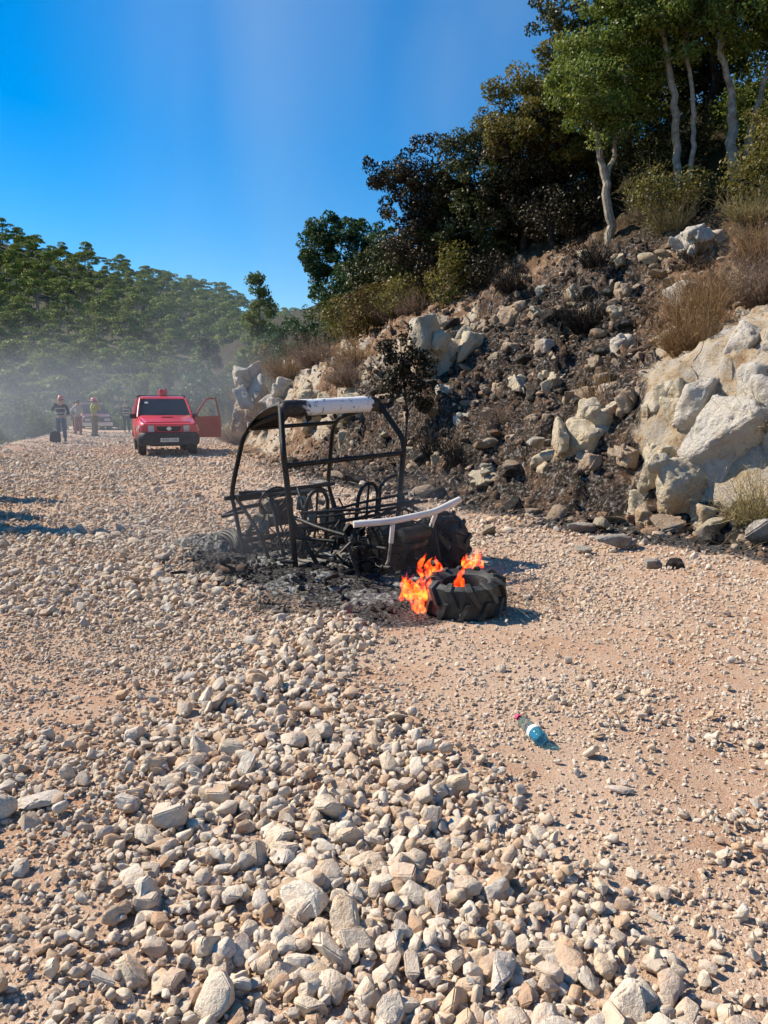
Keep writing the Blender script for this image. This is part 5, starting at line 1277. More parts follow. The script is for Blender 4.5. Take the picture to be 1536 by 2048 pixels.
# ash heaps: crusted mounds with real relief
def ash_heap(x, y, rx, ry, h, seed, label, rz=0):
    n = 46; g = np.linspace(-1, 1, n); X, Y = np.meshgrid(g, g); x_, y_ = X.ravel(), Y.ravel(); r2 = np.sqrt(x_ ** 2 + y_ ** 2)
    P = xyz(x_ * rx, y_ * ry, seed)
    edge_ = 1 + .35 * fbm(P * 2.5, 2); z = h * np.clip(1 - (r2 / (edge_ * .92)) ** 2, -0.4, 1) + h * .55 * fbm(P * 5, 4) + .03 * fbm(P * 17, 2)
    c, s = math.cos(rz), math.sin(rz)
    me = grid_mesh('ash_heap', X * rx * c - Y * ry * s, X * rx * s + Y * ry * c, (z - .05).reshape(X.shape), M['ash'], smooth=False)
    return tag(obj('ash_heap', me, None, (x, y, 0)), label, 'ash heap')
ash_heap(-.62, 6.42, .75, .42, .16, 1, 'grey ash heap in front of the buggy sill', .45)
ash_heap(-1.85, 8.05, .55, .5, .22, 2, 'grey ash heap at the front corner of the buggy', .3)
ash_heap(-.15, 6.05, .5, .32, .10, 3, 'pale ash spread between the buggy and the burning tyre', .3)
ash_heap(-.7, 7.6, .9, .9, .09, 4, 'ash and cinders under the buggy floor', .6)
ash_heap(.25, 6.75, .7, .6, .10, 5, 'black cinders under the buggy engine', .6)
mb = MB(); rr_ = random.Random(12)
for k in range(60):
    x = rr_.gauss(-.6, .65); y = 7.0 - .55 * (x + .6) * .3 + rr_.gauss(-.35, .4); mb.box((x, y, .05 + rr_.uniform(0, .08)), (rr_.uniform(.02, .16), rr_.uniform(.01, .05), rr_.uniform(.006, .03)), (rr_.uniform(-.5, .5), rr_.uniform(-.5, .5), rr_.uniform(0, 3.1)))
tag(mb.build('cinder_debris', M['char']), 'charred scraps of metal and plastic strewn in the ash', 'debris', kind='stuff')

# flames
def mat_fire():
    t = NT('flame'); co = t.coord('Object'); n = t.noise(co, 16, 4, .6, .8)
    em = t.n('ShaderNodeEmission', Strength=1.7); v = t.n('ShaderNodeVolumePrincipled', Density=0.0); t.l(t.math('MULTIPLY', t.ramp(n, [(.38, (0, 0, 0)), (.6, (1, 1, 1))]), 75.0), v.inputs['Emission Strength']); t.l(t.ramp(n, [(.40, (0.9, 0.02, 0.003)), (.55, (1.0, 0.075, 0.006)), (.72, (1.0, 0.22, 0.02))]), v.inputs['Emission Color']); t.l(v.outputs[0], t.out.inputs['Volume']); return t.m
    t.l(t.ramp(n, [(.32, (0.8, 0.02, 0.003)), (.48, (1.0, 0.06, 0.005)), (.68, (1.0, 0.20, 0.02))]), em.inputs[0])
    tp = t.n('ShaderNodeBsdfTransparent'); ms = t.n('ShaderNodeMixShader')
    t.l(t.ramp(n, [(.42, (.0, .0, .0)), (.56, (.85, .85, .85))]), ms.inputs[0]); t.l(tp.outputs[0], ms.inputs[1]); t.l(em.outputs[0], ms.inputs[2]); t.l(ms.outputs[0], t.out.inputs[0]); return t.m
M['fire'] = mat_fire()
def flame(x, y, z, tongues, seed, label, parent_spread=.06):
    r_ = random.Random(seed); mb = MB()
    for k in range(tongues):
        p = Vector((r_.uniform(-1, 1) * parent_spread, r_.uniform(-1, 1) * parent_spread, 0)); h = r_.uniform(.5, 1.0); pts = []; rs = []
        ax, ay, ph = r_.uniform(-.3, .5), r_.uniform(-.3, .3), r_.uniform(0, 6)
        for j in range(9):
            t = j / 8; pts.append(p + Vector((ax * t * t * .16 * h + .022 * math.sin(ph + t * 5), ay * t * .1 + .022 * math.cos(ph + t * 4.3), t * h * .21)))
            rs.append(max(.0008, .027 * math.sin(math.pi * min(1, .18 + t * .82)) ** .8 * (1 - t * .35) * r_.uniform(.75, 1.2)))
        mb.tube(pts, rs, 8)
    return tag(mb.build('flame', M['fire'], None, True, loc=(x, y, z)), label, 'flame')
flame(.22, 5.58, .12, 14, 1, 'bright orange flames licking up the side of the burning tyre', .075)
flame(.25, 5.50, .04, 6, 7, 'low orange flame under the edge of the burning tyre', .05)
flame(.34, 5.76, .24, 5, 2, 'thin orange flame above the hub of the burning tyre', .07)
flame(.56, 5.52, .20, 2, 3, 'narrow flame standing inside the burning tyre', .012)
flame(.78, 6.75, .08, 9, 4, 'red flames between the burning tyre and the standing wheel', .10)
# ------------------------------------------------------------------ red fire-service car
def paint(name, col, rough=.3):
    t = NT(name); n = t.noise(t.coord(), 5, 4)
    t.principled(t.mix(t.math('MULTIPLY', n, .35), col, tuple(c * .55 + .05 for c in col)), rough, None, .5, **{'Coat Weight': .4}); return t.m
M['red'] = paint('red_car_paint', (0.62, 0.025, 0.035)); M['darkred'] = paint('dark_red_paint', (0.30, 0.02, 0.03), .4)
M['grey_plastic'] = simple('grey_bumper_plastic', [(.4, (.030, .032, .034)), (.7, (.055, .055, .056))], 8, .6, .1, .003)
M['black_rubber'] = simple('car_tyre_rubber', [(.4, (.018, .018, .018)), (.7, (.06, .055, .05))], 8, .85, .2, .004)
M['chrome'] = simple('dull_chrome', [(.4, (.5, .5, .5)), (.7, (.65, .65, .64))], 5, .3, 0, metal=.9)
M['lamp'] = simple('lamp_glass', [(.4, (.45, .47, .48)), (.7, (.62, .64, .64))], 6, .15, 0, spec=.7)
M['plate'] = simple('white_plate', [(.4, (.62, .62, .58)), (.7, (.72, .72, .68))], 6, .5, 0)
M['print'] = simple('black_print', [(.4, (.02, .02, .025)), (.7, (.03, .03, .035))], 6, .6, 0)
def mat_glass():
    t = NT('car_glass'); p = t.principled(t.mix(t.noise(t.coord(), 2), (.015, .018, .02), (.03, .035, .04)), .06, None, .6); return t.m
M['glass'] = mat_glass()
def mat_clear():
    t = NT('clear_pane'); g = t.n('ShaderNodeBsdfGlossy', Roughness=.05); tp = t.n('ShaderNodeBsdfTransparent'); tp.inputs[0].default_value = (.80, .86, .86, 1)
    ms = t.n('ShaderNodeMixShader'); ms.inputs[0].default_value = .10; t.l(tp.outputs[0], ms.inputs[1]); t.l(g.outputs[0], ms.inputs[2]); t.l(ms.outputs[0], t.out.inputs[0])
    return t.m
M['clear'] = mat_clear()

def text_mesh(name, s, size, mat, parent, loc, rot, extrude=.002):
    cu = bpy.data.curves.new(name, 'FONT'); cu.body = s; cu.size = size; cu.align_x = 'CENTER'; cu.align_y = 'CENTER'; cu.extrude = extrude
    o = bpy.data.objects.new(name, cu); link(o)
    me = o.to_mesh().copy(); o.to_mesh_clear(); bpy.data.objects.remove(o); me.materials.clear(); me.materials.append(mat)
    return obj(name, me, parent, loc, rot)

def ring_x(w, pts):   # closed side outline at +-w is lofted across x
    return [[(s * (w if not isinstance(w, (list, tuple)) else w[i]), y, z) for i, (y, z) in enumerate(pts)] for s in (-1, 1)]
CAR = empty('fire_service_car', (-6.32, 22.75, 0.0), (0, 0, R(20)))
tag(CAR, 'red four-wheel-drive car of the fire service with its door open', 'car')
# lower body: cross sections along y (front = -y)
def sec(y, w, z0, z1, b=.07):
    return [(-w, y, z0 + b), (-w + b, y, z0), (w - b, y, z0), (w, y, z0 + b), (w + .015, y, (z0 + z1) / 2), (w - .02, y, z1 - b), (w - .02 - b, y, z1), (-w + .02 + b, y, z1), (-w + .02, y, z1 - b), (-w - .015, y, (z0 + z1) / 2)]
mb = MB(); mb.loft([sec(.02, .78, .46, .96), sec(.10, .85, .42, 1.00), sec(.9, .875, .40, 1.10), sec(1.35, .88, .38, 1.16), sec(3.9, .88, .40, 1.16), sec(4.35, .84, .45, 1.12)])
body = mb.build('body', M['red'], CAR, True)
mb = MB(); mb.loft([[(-.66, .12, 1.005), (.66, .12, 1.005), (.60, .12, 1.03), (-.60, .12, 1.03)], [(-.72, .7, 1.08), (.72, .7, 1.08), (.66, .7, 1.125), (-.66, .7, 1.125)], [(-.78, 1.28, 1.15), (.78, 1.28, 1.15), (.72, 1.28, 1.20), (-.72, 1.28, 1.20)]])
hood = mb.build('bonnet', M['red'], CAR, True)
mb = MB(); mb.box((.02, .86, 1.145), (.36, .16, .05), (.12, 0, 0)); mb.build('air_scoop', M['red'], hood, bevel=.015); 
mb = MB(); mb.box((.02, .775, 1.140), (.30, .012, .026)); mb.build('scoop_opening', M['print'], hood)
# greenhouse
def gsec(y, z0, z1, w0, w1): return [(-w0, y, z0), (w0, y, z0), (w1, y, z1), (-w1, y, z1)]
mb = MB()
roofp = [(1.95, .62), (2.1, .66), (4.0, .66), (4.2, .62)]
mb.loft([[(-.68, 1.86, 1.70), (.68, 1.86, 1.70), (.62, 1.90, 1.74), (-.62, 1.90, 1.74)], [(-.70, 2.2, 1.72), (.70, 2.2, 1.72), (.64, 2.2, 1.79), (-.64, 2.2, 1.79)], [(-.70, 3.9, 1.72), (.70, 3.9, 1.72), (.64, 3.9, 1.79), (-.64, 3.9, 1.79)], [(-.66, 4.2, 1.66), (.66, 4.2, 1.66), (.6, 4.2, 1.72), (-.6, 4.2, 1.72)]])
mb.build('roof', M['red'], CAR, True)
for s in (-1, 1):
    mb = MB(); mb.tube([(s * .81, 1.30, 1.14), (s * .76, 1.56, 1.43), (s * .69, 1.88, 1.71)], .038, 8); mb.build('windscreen_pillar', M['red'], CAR, True)
    for (y0, y1) in ((2.55, 2.62), (3.45, 3.5), (4.28, 4.12)):
        mb = MB(); mb.tube([(s * .85, y0, 1.14), (s * .69, y1, 1.71)], .04, 8); mb.build('pillar', M['red'], CAR, True)
    mb = MB(); mb.add([(s * .835, 2.60, 1.16), (s * .835, 4.2, 1.16), (s * .69, 4.1, 1.69), (s * .69, 2.66, 1.69)], [(0, 1, 2, 3)]); mb.build('side_window', M['glass'], CAR)
    if s < 0: mb = MB(); mb.add([(s * .825, 1.36, 1.16), (s * .845, 2.54, 1.16), (s * .69, 2.60, 1.69), (s * .69, 1.92, 1.69)], [(0, 1, 2, 3)]); mb.build('side_window', M['glass'], CAR)
mb = MB(); mb.loft([[(-.77, 1.30, 1.165), (-.4, 1.25, 1.175), (.4, 1.25, 1.175), (.77, 1.30, 1.165)], [(-.655, 1.88, 1.695), (-.35, 1.85, 1.70), (.35, 1.85, 1.70), (.655, 1.88, 1.695)]], cap=False)
ws = mb.build('windscreen', M['glass'], CAR, True)
for s in (-.38, .3):
    mb = MB(); mb.tube([(s, 1.25, 1.175), (s + .35, 1.33, 1.26)], .008, 5); mb.build('wiper', M['print'], ws)
mb = MB(); mb.box((-.52, 1.70, 1.585), (.10, .01, .07), (-.85, 0, 0)); mb.build('windscreen_sticker', M['plate'], ws)
mb = MB(); mb.box((0, 4.22, 1.40), (1.3, .02, .5), (-.2, 0, 0)); mb.build('rear_window', M['glass'], CAR)
# face: grille, lamps, bumper, plate
mb = MB(); mb.box((0, .0, .82), (.72, .06, .17)); gr = mb.build('grille', M['print'], CAR, bevel=.015)
mb = MB(); mb.tube(bez([(-.38, -.04, .90), (-.32, -.045, .735), (.32, -.045, .735), (.38, -.04, .90)]), .018, 8); mb.tube([(-.38, -.035, .91), (.38, -.035, .91)], .018, 8); mb.build('grille_surround', M['red'], gr, True)
mb = MB(); mb.lathe([(0, -.012), (.055, -.012), (.065, 0), (.055, .012), (0, .012)], 20, Matrix.Translation((0, -.045, .83)) @ Matrix.Rotation(R(90), 4, 'X')); mb.box((0, -.055, .83), (.16, .008, .025)); mb.build('emblem', M['chrome'], gr, True)
for s in (-1, 1):
    mb = MB(); mb.loft([[(s * .42, -.01, .74), (s * .80, .06, .74), (s * .82, .06, .93), (s * .42, -.01, .92)], [(s * .42, .12, .74), (s * .86, .2, .74), (s * .865, .2, .93), (s * .42, .12, .92)]]); hl = mb.build('headlight', M['lamp'], CAR, True)
    mb = MB(); mb.box((s * .85, .13, .80), (.035, .12, .10)); mb.build('indicator', simple('amber_lens', [(.4, (.7, .55, .35)), (.7, (.8, .7, .5))], 4, .25, 0), hl, bevel=.01)
    mb = MB(); mb.box((s * .93, 1.55, 1.17), (.20, .09, .14)); mb.build('wing_mirror', M['grey_plastic'], CAR, bevel=.02)
mb = MB(); mb.loft([sec(-.10, .74, .36, .70, .05), sec(.0, .86, .34, .72, .05), sec(.28, .90, .34, .72, .05)]); bu_ = mb.build('bumper', M['grey_plastic'], CAR, True)
mb = MB(); mb.box((0, -.112, .50), (.52, .012, .12)); pl = mb.build('number_plate', M['plate'], bu_, bevel=.004)
text_mesh('plate_letters', 'KHX 1136', .098, M['print'], pl, (0, -.121, .50), (R(90), 0, 0))
mb = MB(); mb.box((0, .6, .36), (1.1, .6, .12)); mb.tube([(-.75, .85, .37), (.75, .85, .37)], .05, 8); mb.box((0, 2.2, .42), (.5, 2.6, .14)); mb.build('chassis', M['print'], CAR, bevel=.02)
for (wx, wy) in ((-.74, .86), (.74, .86), (-.74, 3.50), (.74, 3.50)):
    w = empty('wheel'); w.parent = CAR; w.location = (wx, wy, .37); w.rotation_euler = (0, R(90), 0)
    mb = MB(); mb.lathe([(.22, -.10), (.34, -.115), (.37, -.09), (.375, 0), (.37, .09), (.34, .115), (.22, .10)], 32, closed=True); mb.build('tyre', M['black_rubber'], w, True)
    mb = MB(); mb.lathe([(.225, -.08), (.20, -.02), (0, -.02), (0, .02), (.20, .02), (.225, .08)], 24); mb.build('rim', M['chrome'], w, True)
    mb = MB()
    for a in np.linspace(0.05, math.pi - .05, 14): pass
    mb.tube([(math.copysign(.87, wx), wy + .46 * math.cos(a), .40 + .46 * math.sin(a)) for a in np.linspace(.15, math.pi - .15, 14)], .035, 6); mb.build('wheel_arch', M['grey_plastic'], CAR, True)
# open door, hinged at the windscreen pillar
dr = empty('door'); dr.parent = CAR; dr.location = (.87, 1.36, 0); dr.rotation_euler = (0, 0, R(-58))
mb = MB(); mb.loft([[(-.03, 0, .52), (.03, 0, .50), (.03, 0, 1.15), (-.03, 0, 1.15)], [(-.03, 1.06, .50), (.04, 1.06, .48), (.04, 1.06, 1.17), (-.03, 1.06, 1.17)]]); mb.build('door_panel', M['darkred'], dr, bevel=.012)
mb = MB(); mb.tube(bez([(0, .03, 1.15), (-.04, .36, 1.50), (-.10, .62, 1.715), (-.11, .98, 1.725), (-.02, 1.04, 1.16)]), .030, 8); mb.build('window_frame', M['darkred'], dr, True)
mb = MB(); mb.add([(0, .06, 1.16), (0, 1.02, 1.16), (-.10, .97, 1.70), (-.095, .63, 1.69)], [(0, 1, 2, 3)]); mb.build('pane', M['clear'], dr)
mb = MB(); mb.box((-.055, .90, 1.03), (.03, .14, .03)); mb.build('handle', M['print'], dr, bevel=.008)
# roof bars and the red beacon
for yy_ in (2.35, 3.5):
    mb = MB(); mb.tube([(-.72, yy_, 1.80), (.72, yy_, 1.80)], .018, 6); mb.tube([(-.7, yy_, 1.72), (-.7, yy_, 1.81)], .018, 6); mb.tube([(.7, yy_, 1.72), (.7, yy_, 1.81)], .018, 6); mb.build('roof_bar', M['print'], CAR, True)
mb = MB(); mb.lathe([(.0, 0), (.09, 0), (.09, .04), (.075, .05), (.075, .16), (.05, .20), (0, .21)], 16, Matrix.Translation((-.02, 2.35, 1.81))); mb.build('beacon', M['red'], CAR, True)
mb = MB(); mb.box((.12, 2.42, 1.92), (.12, .14, .22)); mb.build('siren_horn', M['red'], CAR, bevel=.03)

# ------------------------------------------------------------------ second fire vehicle, further back in the smoke
M['dim_red'] = paint('darkened_red_paint', (0.11, 0.025, 0.03), .6)  # red darkened in the paint itself so the pickup reads as a silhouette
TR = empty('fire_pickup', (-17.0, 46.0, -.25), (0, 0, R(28)))
tag(TR, 'dull red fire pickup with open load bed parked behind the firefighters', 'pickup')
mb = MB(); mb.loft([sec(.0, .80, .5, 1.05), sec(.2, .86, .45, 1.1), sec(1.3, .88, .45, 1.2), sec(2.6, .88, .45, 1.2), sec(4.6, .88, .5, 1.15)]); mb.build('body', M['dim_red'], TR, True)
mb = MB(); mb.loft([gsec(1.25, 1.18, 1.22, .8, .78), gsec(1.75, 1.18, 1.78, .8, .66), gsec(2.5, 1.18, 1.82, .8, .66), gsec(2.7, 1.18, 1.6, .8, .7)]); cb = mb.build('cab', M['dim_red'], TR, True)
mb = MB(); mb.add([(-.68, 1.32, 1.27), (.68, 1.32, 1.27), (.60, 1.685, 1.70), (-.60, 1.685, 1.70)], [(0, 1, 2, 3)]); mb.build('windscreen', M['glass'], cb, loc=(0, -.02, .02))
for s in (-1, 1):
    mb = MB(); mb.box((s * .55, -.01, .86), (.34, .06, .16)); mb.build('headlight', M['lamp'], TR, bevel=.02)
    mb = MB(); mb.tube([(s * .8, 2.85, 1.15), (s * .8, 2.85, 1.95), (s * .8, 4.4, 1.95), (s * .8, 4.4, 1.15)], .03, 6); mb.build('bed_rail', M['grey_plastic'], TR, True)
mb = MB(); mb.tube([(-.8, 2.85, 1.95), (.8, 2.85, 1.95)], .03, 6); mb.tube([(-.8, 4.4, 1.95), (.8, 4.4, 1.95)], .03, 6); mb.build('rack_crossbar', M['grey_plastic'], TR, True)
mb = MB(); mb.box((0, 3.6, 1.32), (1.2, 1.2, .5)); mb.build('water_tank', simple('pale_tank', [(.4, (.4, .38, .32)), (.7, (.5, .47, .4))], 3, .6, 0), TR, bevel=.06)
mb = MB(); mb.box((0, -.06, .60), (1.7, .14, .22)); mb.build('bumper', M['chrome'], TR, bevel=.03)
mb = MB(); mb.box((0, -.02, .86), (.7, .05, .16)); mb.build('grille', M['print'], TR, bevel=.01)
for (wx, wy) in ((-.76, .85), (.76, .85), (-.76, 3.7), (.76, 3.7)):
    w = empty('wheel'); w.parent = TR; w.location = (wx, wy, .37); w.rotation_euler = (0, R(90), 0)
    mb = MB(); mb.lathe([(.22, -.10), (.34, -.115), (.375, 0), (.34, .115), (.22, .10)], 24, closed=True); mb.build('tyre', M['black_rubber'], w, True)
    mb = MB(); mb.lathe([(.225, -.06), (0, -.02), (0, .02), (.225, .06)], 20); mb.build('rim', M['grey_plastic'], w, True)

# ------------------------------------------------------------------ people
M['skin'] = simple('skin', [(.4, (.42, .26, .18)), (.7, (.50, .32, .23))], 8, .6, 0)
def cloth(name, c): return simple(name, [(.35, tuple(v * .75 for v in c)), (.65, c)], 9, .9, .35, .012, 14, .2)
M['c_dark'] = cloth('dark_navy_cloth', (.018, .022, .032)); M['c_black'] = cloth('black_cloth', (.02, .02, .02)); M['c_white'] = cloth('light_grey_shirt', (.42, .43, .45))
M['c_rust'] = cloth('rust_trousers', (.30, .12, .09)); M['c_yel'] = cloth('yellow_green_jacket', (.40, .42, .08)); M['c_khaki'] = cloth('khaki_trousers', (.22, .20, .11)); M['c_jeans'] = cloth('blue_jeans', (.05, .09, .17))
M['hair'] = simple('dark_hair', [(.4, (.02, .015, .012)), (.7, (.05, .035, .025))], 20, .7, .3, .01)
M['helmet_red'] = paint('red_helmet', (.65, .08, .05)); M['strap'] = simple('reflective_band', [(.4, (.6, .62, .6)), (.7, (.75, .76, .72))], 6, .4, 0)
M['boot'] = simple('boot_leather', [(.4, (.02, .018, .016)), (.7, (.05, .045, .04))], 8, .7, .2, .004)
def skin_mesh(name, verts, edges, radii, mat, parent, root=0, sub=2):
    me = bpy.data.meshes.new(name); me.from_pydata(verts, edges, [])
    o = obj(name, me, parent)
    o.modifiers.new('skin', 'SKIN').use_smooth_shade = True
    for v, r in zip(me.skin_vertices[0].data, radii): v.radius = r if isinstance(r, tuple) else (r, r); v.use_root = False
    me.skin_vertices[0].data[root].use_root = True
    o.modifiers.new('sub', 'SUBSURF').levels = sub; o.modifiers['sub'].render_levels = sub
    me.materials.append(mat); return o
def lerp(a, b, t): return tuple(a[i] * (1 - t) + b[i] * t for i in range(3))
def person(loc, rz, H, pose, top, legs, head, label, hat=None, vest=False):
    """pose: elbow / hand / knee / foot positions for a figure 1.75 m tall, facing -y"""
    root = empty('person', loc, (0, 0, rz)); k = H / 1.75; root.scale = (k, k, k)
    pel = (0, .0, .95); chest = (0, pose.get('lean', 0) * .5, 1.25); neck = (0, pose.get('lean', 0), 1.48); hd = (pose.get('hx', 0), pose.get('lean', 0) - .02, 1.60); crown_ = (pose.get('hx', 0) * 1.3, pose.get('lean', 0) - .02, 1.72)
    V = [pel, chest, neck, hd, crown_]; E = [(0, 1), (1, 2), (2, 3), (3, 4)]; Rr = [(.11, .08), (.12, .08), .055, (.082, .10), (.06, .075)]
    legV, legE, legR = [pel], [], [(.155, .115)]; armV, armE, armR = [(0, pose.get('lean', 0) * .2, 1.0), chest, (0, pose.get('lean', 0) * .9, 1.42)], [(0, 1), (1, 2)], [(.16, .12), (.18, .125), (.10, .08)]
    hands = []
    for s, side in ((-1, 'r'), (1, 'l')):
        hip = (s * .10, 0, .88); kn = pose[side + 'knee']; an = pose[side + 'foot']; toe = (an[0] + s * .03, an[1] - .16, .03)
        b = len(V); V += [hip, kn, an, toe]; E += [(0, b), (b, b + 1), (b + 1, b + 2), (b + 2, b + 3)]; Rr += [.085, .055, .04, .035]
        b = len(legV); legV += [hip, kn, lerp(kn, an, .85)]; legE += [(0, b), (b, b + 1), (b + 1, b + 2)]; legR += [.100, .078, .075]
        sh = (s * .19, pose.get('lean', 0) * .9, 1.42); el = pose[side + 'elbow']; ha = pose[side + 'hand']
        b = len(V); V += [sh, el, ha]; E += [(2, b), (b, b + 1), (b + 1, b + 2)]; Rr += [.06, .042, .030]
        b = len(armV); armV += [sh, el, lerp(el, ha, .82 if top != 'c_white' else .1)]; armE += [(2, b), (b, b + 1), (b + 1, b + 2)]; armR += [.075, .056, .05]
        # hand: palm and five separate fingers, rooted at the wrist
        hv = Vector(ha); d = (hv - Vector(el)).normalized(); u, w = frame_of(d)
        hb = MB(); hb.tube([hv - d * .01, hv + d * .045, hv + d * .085], [.024, .034, .030], 8)
        for q, (off, ln) in enumerate(((-.027, .060), (-.009, .072), (.009, .068), (.027, .052))):
            p0 = hv + d * .080 + u * off; hb.tube([p0, p0 + d * ln * .5 + w * .006, p0 + d * ln * .85 + w * .022], [.0085, .008, .006], 6)
        p0 = hv + d * .03 + u * .028; hb.tube([p0, p0 + u * .025 + d * .025 + w * .008, p0 + u * .03 + d * .055 + w * .014], [.010, .009, .007], 6)
        hands.append(hb)
        fb = MB(); A = Vector(an); fb.loft([[(A.x - .045, A.y + .08, .0), (A.x + .045, A.y + .08, .0), (A.x + .04, A.y + .07, .16), (A.x - .04, A.y + .07, .16)], [(A.x - .05, A.y - .04, .0), (A.x + .05, A.y - .04, .0), (A.x + .045, A.y - .05, .14), (A.x - .045, A.y - .05, .14)], [(A.x + s * .02 - .045, A.y - .19, .0), (A.x + s * .02 + .045, A.y - .19, .0), (A.x + s * .02 + .03, A.y - .18, .05), (A.x + s * .02 - .03, A.y - .18, .05)]])
        fb.build('boot', M['boot'], root, True, .012)
    body = skin_mesh('body', V, E, Rr, M['skin'], root)
    for hb in hands: hb.build('hand', M['skin'], root, True)
    skin_mesh('trousers', legV, legE, legR, M[legs], root)
    jk = skin_mesh('jacket' if top != 'c_white' else 'shirt', armV, armE, armR, M[top], root)
    # face and hair
    fx, fy, fz = hd
    mb = MB(); mb.tube([(fx, fy - .092, fz + .045), (fx, fy - .118, fz + .005), (fx, fy - .095, fz - .005)], [.010, .015, .010], 6); mb.build('nose', M['skin'], body, True)
    mb = MB()
    for s in (-1, 1): mb.lathe([(0, -.008), (.013, 0), (0, .008)], 8, Matrix.Translation((fx + s * .034, fy - .090, fz + .045)))
    mb.build('eye', M['print'], body, True)
    mb = MB(); mb.tube([(fx - .025, fy - .096, fz - .035), (fx + .025, fy - .096, fz - .035)], .006, 6); mb.build('mouth', simple('lips', [(.4, (.35, .16, .13)), (.7, (.4, .2, .16))], 5, .6, 0), body, True)
    for s in (-1, 1): mb = MB(); mb.lathe([(0, -.03), (.012, -.02), (.014, .02), (0, .03)], 8, Matrix.Translation((fx + s * .086, fy + .005, fz + .03))); mb.build('ear', M['skin'], body, True)
    mh = Matrix.Translation((fx * 1.1, fy + .012, fz + .045)) @ Matrix.Diagonal((.96, 1.15, 1, 1))
    mb = MB(); mb.lathe([(.085, -.035), (.102, .0), (.10, .045), (.080, .09), (.04, .115), (0, .12)], 18, mh); mb.build('hair', M['hair'], body, True)
    if hat:
        mb = MB(); mb.lathe([(.145, .015), (.150, .022), (.122, .045), (.118, .085), (.095, .135), (.05, .160), (0, .168)], 20, mh); he = mb.build('helmet', M[hat], root, True)
        mb = MB(); mb.tube([tuple(mh @ Vector((.122 * math.cos(a), .122 * math.sin(a), .06))) for a in np.linspace(0, 6.283, 20, endpoint=False)], .007, 6, closed=True); mb.build('helmet_band', M['strap'], he, True)
    if vest:
        for zz_ in (1.14, 1.32):
            mb = MB(); mb.tube([(.190 * math.cos(a), pose.get('lean', 0) * .6 + .135 * math.sin(a), zz_) for a in np.linspace(0, 6.283, 24, endpoint=False)], .012, 6, closed=True); mb.build('reflective_band', M['strap'], jk, True)
    return tag(root, label, 'person')
stand = dict(rknee=(-.11, -.02, .49), lknee=(.11, -.02, .49), rfoot=(-.12, .02, .08), lfoot=(.12, .02, .08), relbow=(-.27, .03, 1.14), lelbow=(.27, .03, 1.14), rhand=(-.26, -.08, .90), lhand=(.26, -.08, .90))
hips = dict(stand, relbow=(-.36, .10, 1.16), rhand=(-.20, -.02, 1.00), lelbow=(.36, .10, 1.16), lhand=(.20, -.02, 1.00), lean=-.02, rfoot=(-.18, .02, .08), rknee=(-.15, 0, .49))
phone = dict(stand, relbow=(-.30, -.12, 1.22), rhand=(-.06, -.20, 1.55), lelbow=(.30, -.12, 1.24), lhand=(.10, -.20, 1.56))
reach = dict(stand, relbow=(-.30, -.12, 1.22), rhand=(-.07, -.14, 1.60), lelbow=(.30, -.05, 1.16), lhand=(.22, -.22, 1.02), hx=.03)
person((-12.75, 30.6, 0.02), R(15), 1.80, reach, 'c_dark', 'c_jeans', 0, 'person in dark navy gear with reflective bands raising a hand to the face', 'helmet_red', True)
person((-14.6, 37.0, 0.0), R(60), 1.72, hips, 'c_white', 'c_rust', 0, 'person in a light shirt and rust trousers with hands on hips')
person((-13.75, 36.8, 0.0), R(75), 1.78, phone, 'c_yel', 'c_khaki', 0, 'firefighter in yellow-green jacket and red helmet with both hands raised', 'helmet_red')
person((-13.95, 42.0, -.05), R(10), 1.74, stand, 'c_black', 'c_dark', 0, 'person in black clothes standing in the smoke beside the fire pickup', None, True)
person((-16.1, 40.5, -.05), R(-30), 1.74, stand, 'c_dark', 'c_black', 0, 'person in dark clothes standing in front of the fire pickup')
# rucksack at the first person's feet
bg_ = empty('rucksack', (-12.72, 29.9, .04), (0, 0, .3)); tag(bg_, 'dark grey rucksack standing on the road edge by the firefighters', 'bag')
mb = MB(); mb.loft([[(-.17, -.12, 0), (.17, -.12, 0), (.17, .12, 0), (-.17, .12, 0)], [(-.2, -.14, .12), (.2, -.14, .12), (.2, .12, .12), (-.2, .12, .12)], [(-.18, -.12, .36), (.18, -.12, .36), (.18, .1, .36), (-.18, .1, .36)], [(-.09, -.06, .46), (.09, -.06, .46), (.09, .06, .46), (-.09, .06, .46)]]); mb.build('main_pack', M['c_dark'], bg_, True, .03)
mb = MB(); mb.box((0, -.16, .15), (.26, .08, .2)); mb.build('pocket', M['c_black'], bg_, True, .02)
mb = MB(); mb.tube([(-.05, 0, .44), (-.04, 0, .52), (.04, 0, .52), (.05, 0, .44)], .012, 6); mb.build('handle', M['strap'], bg_, True)

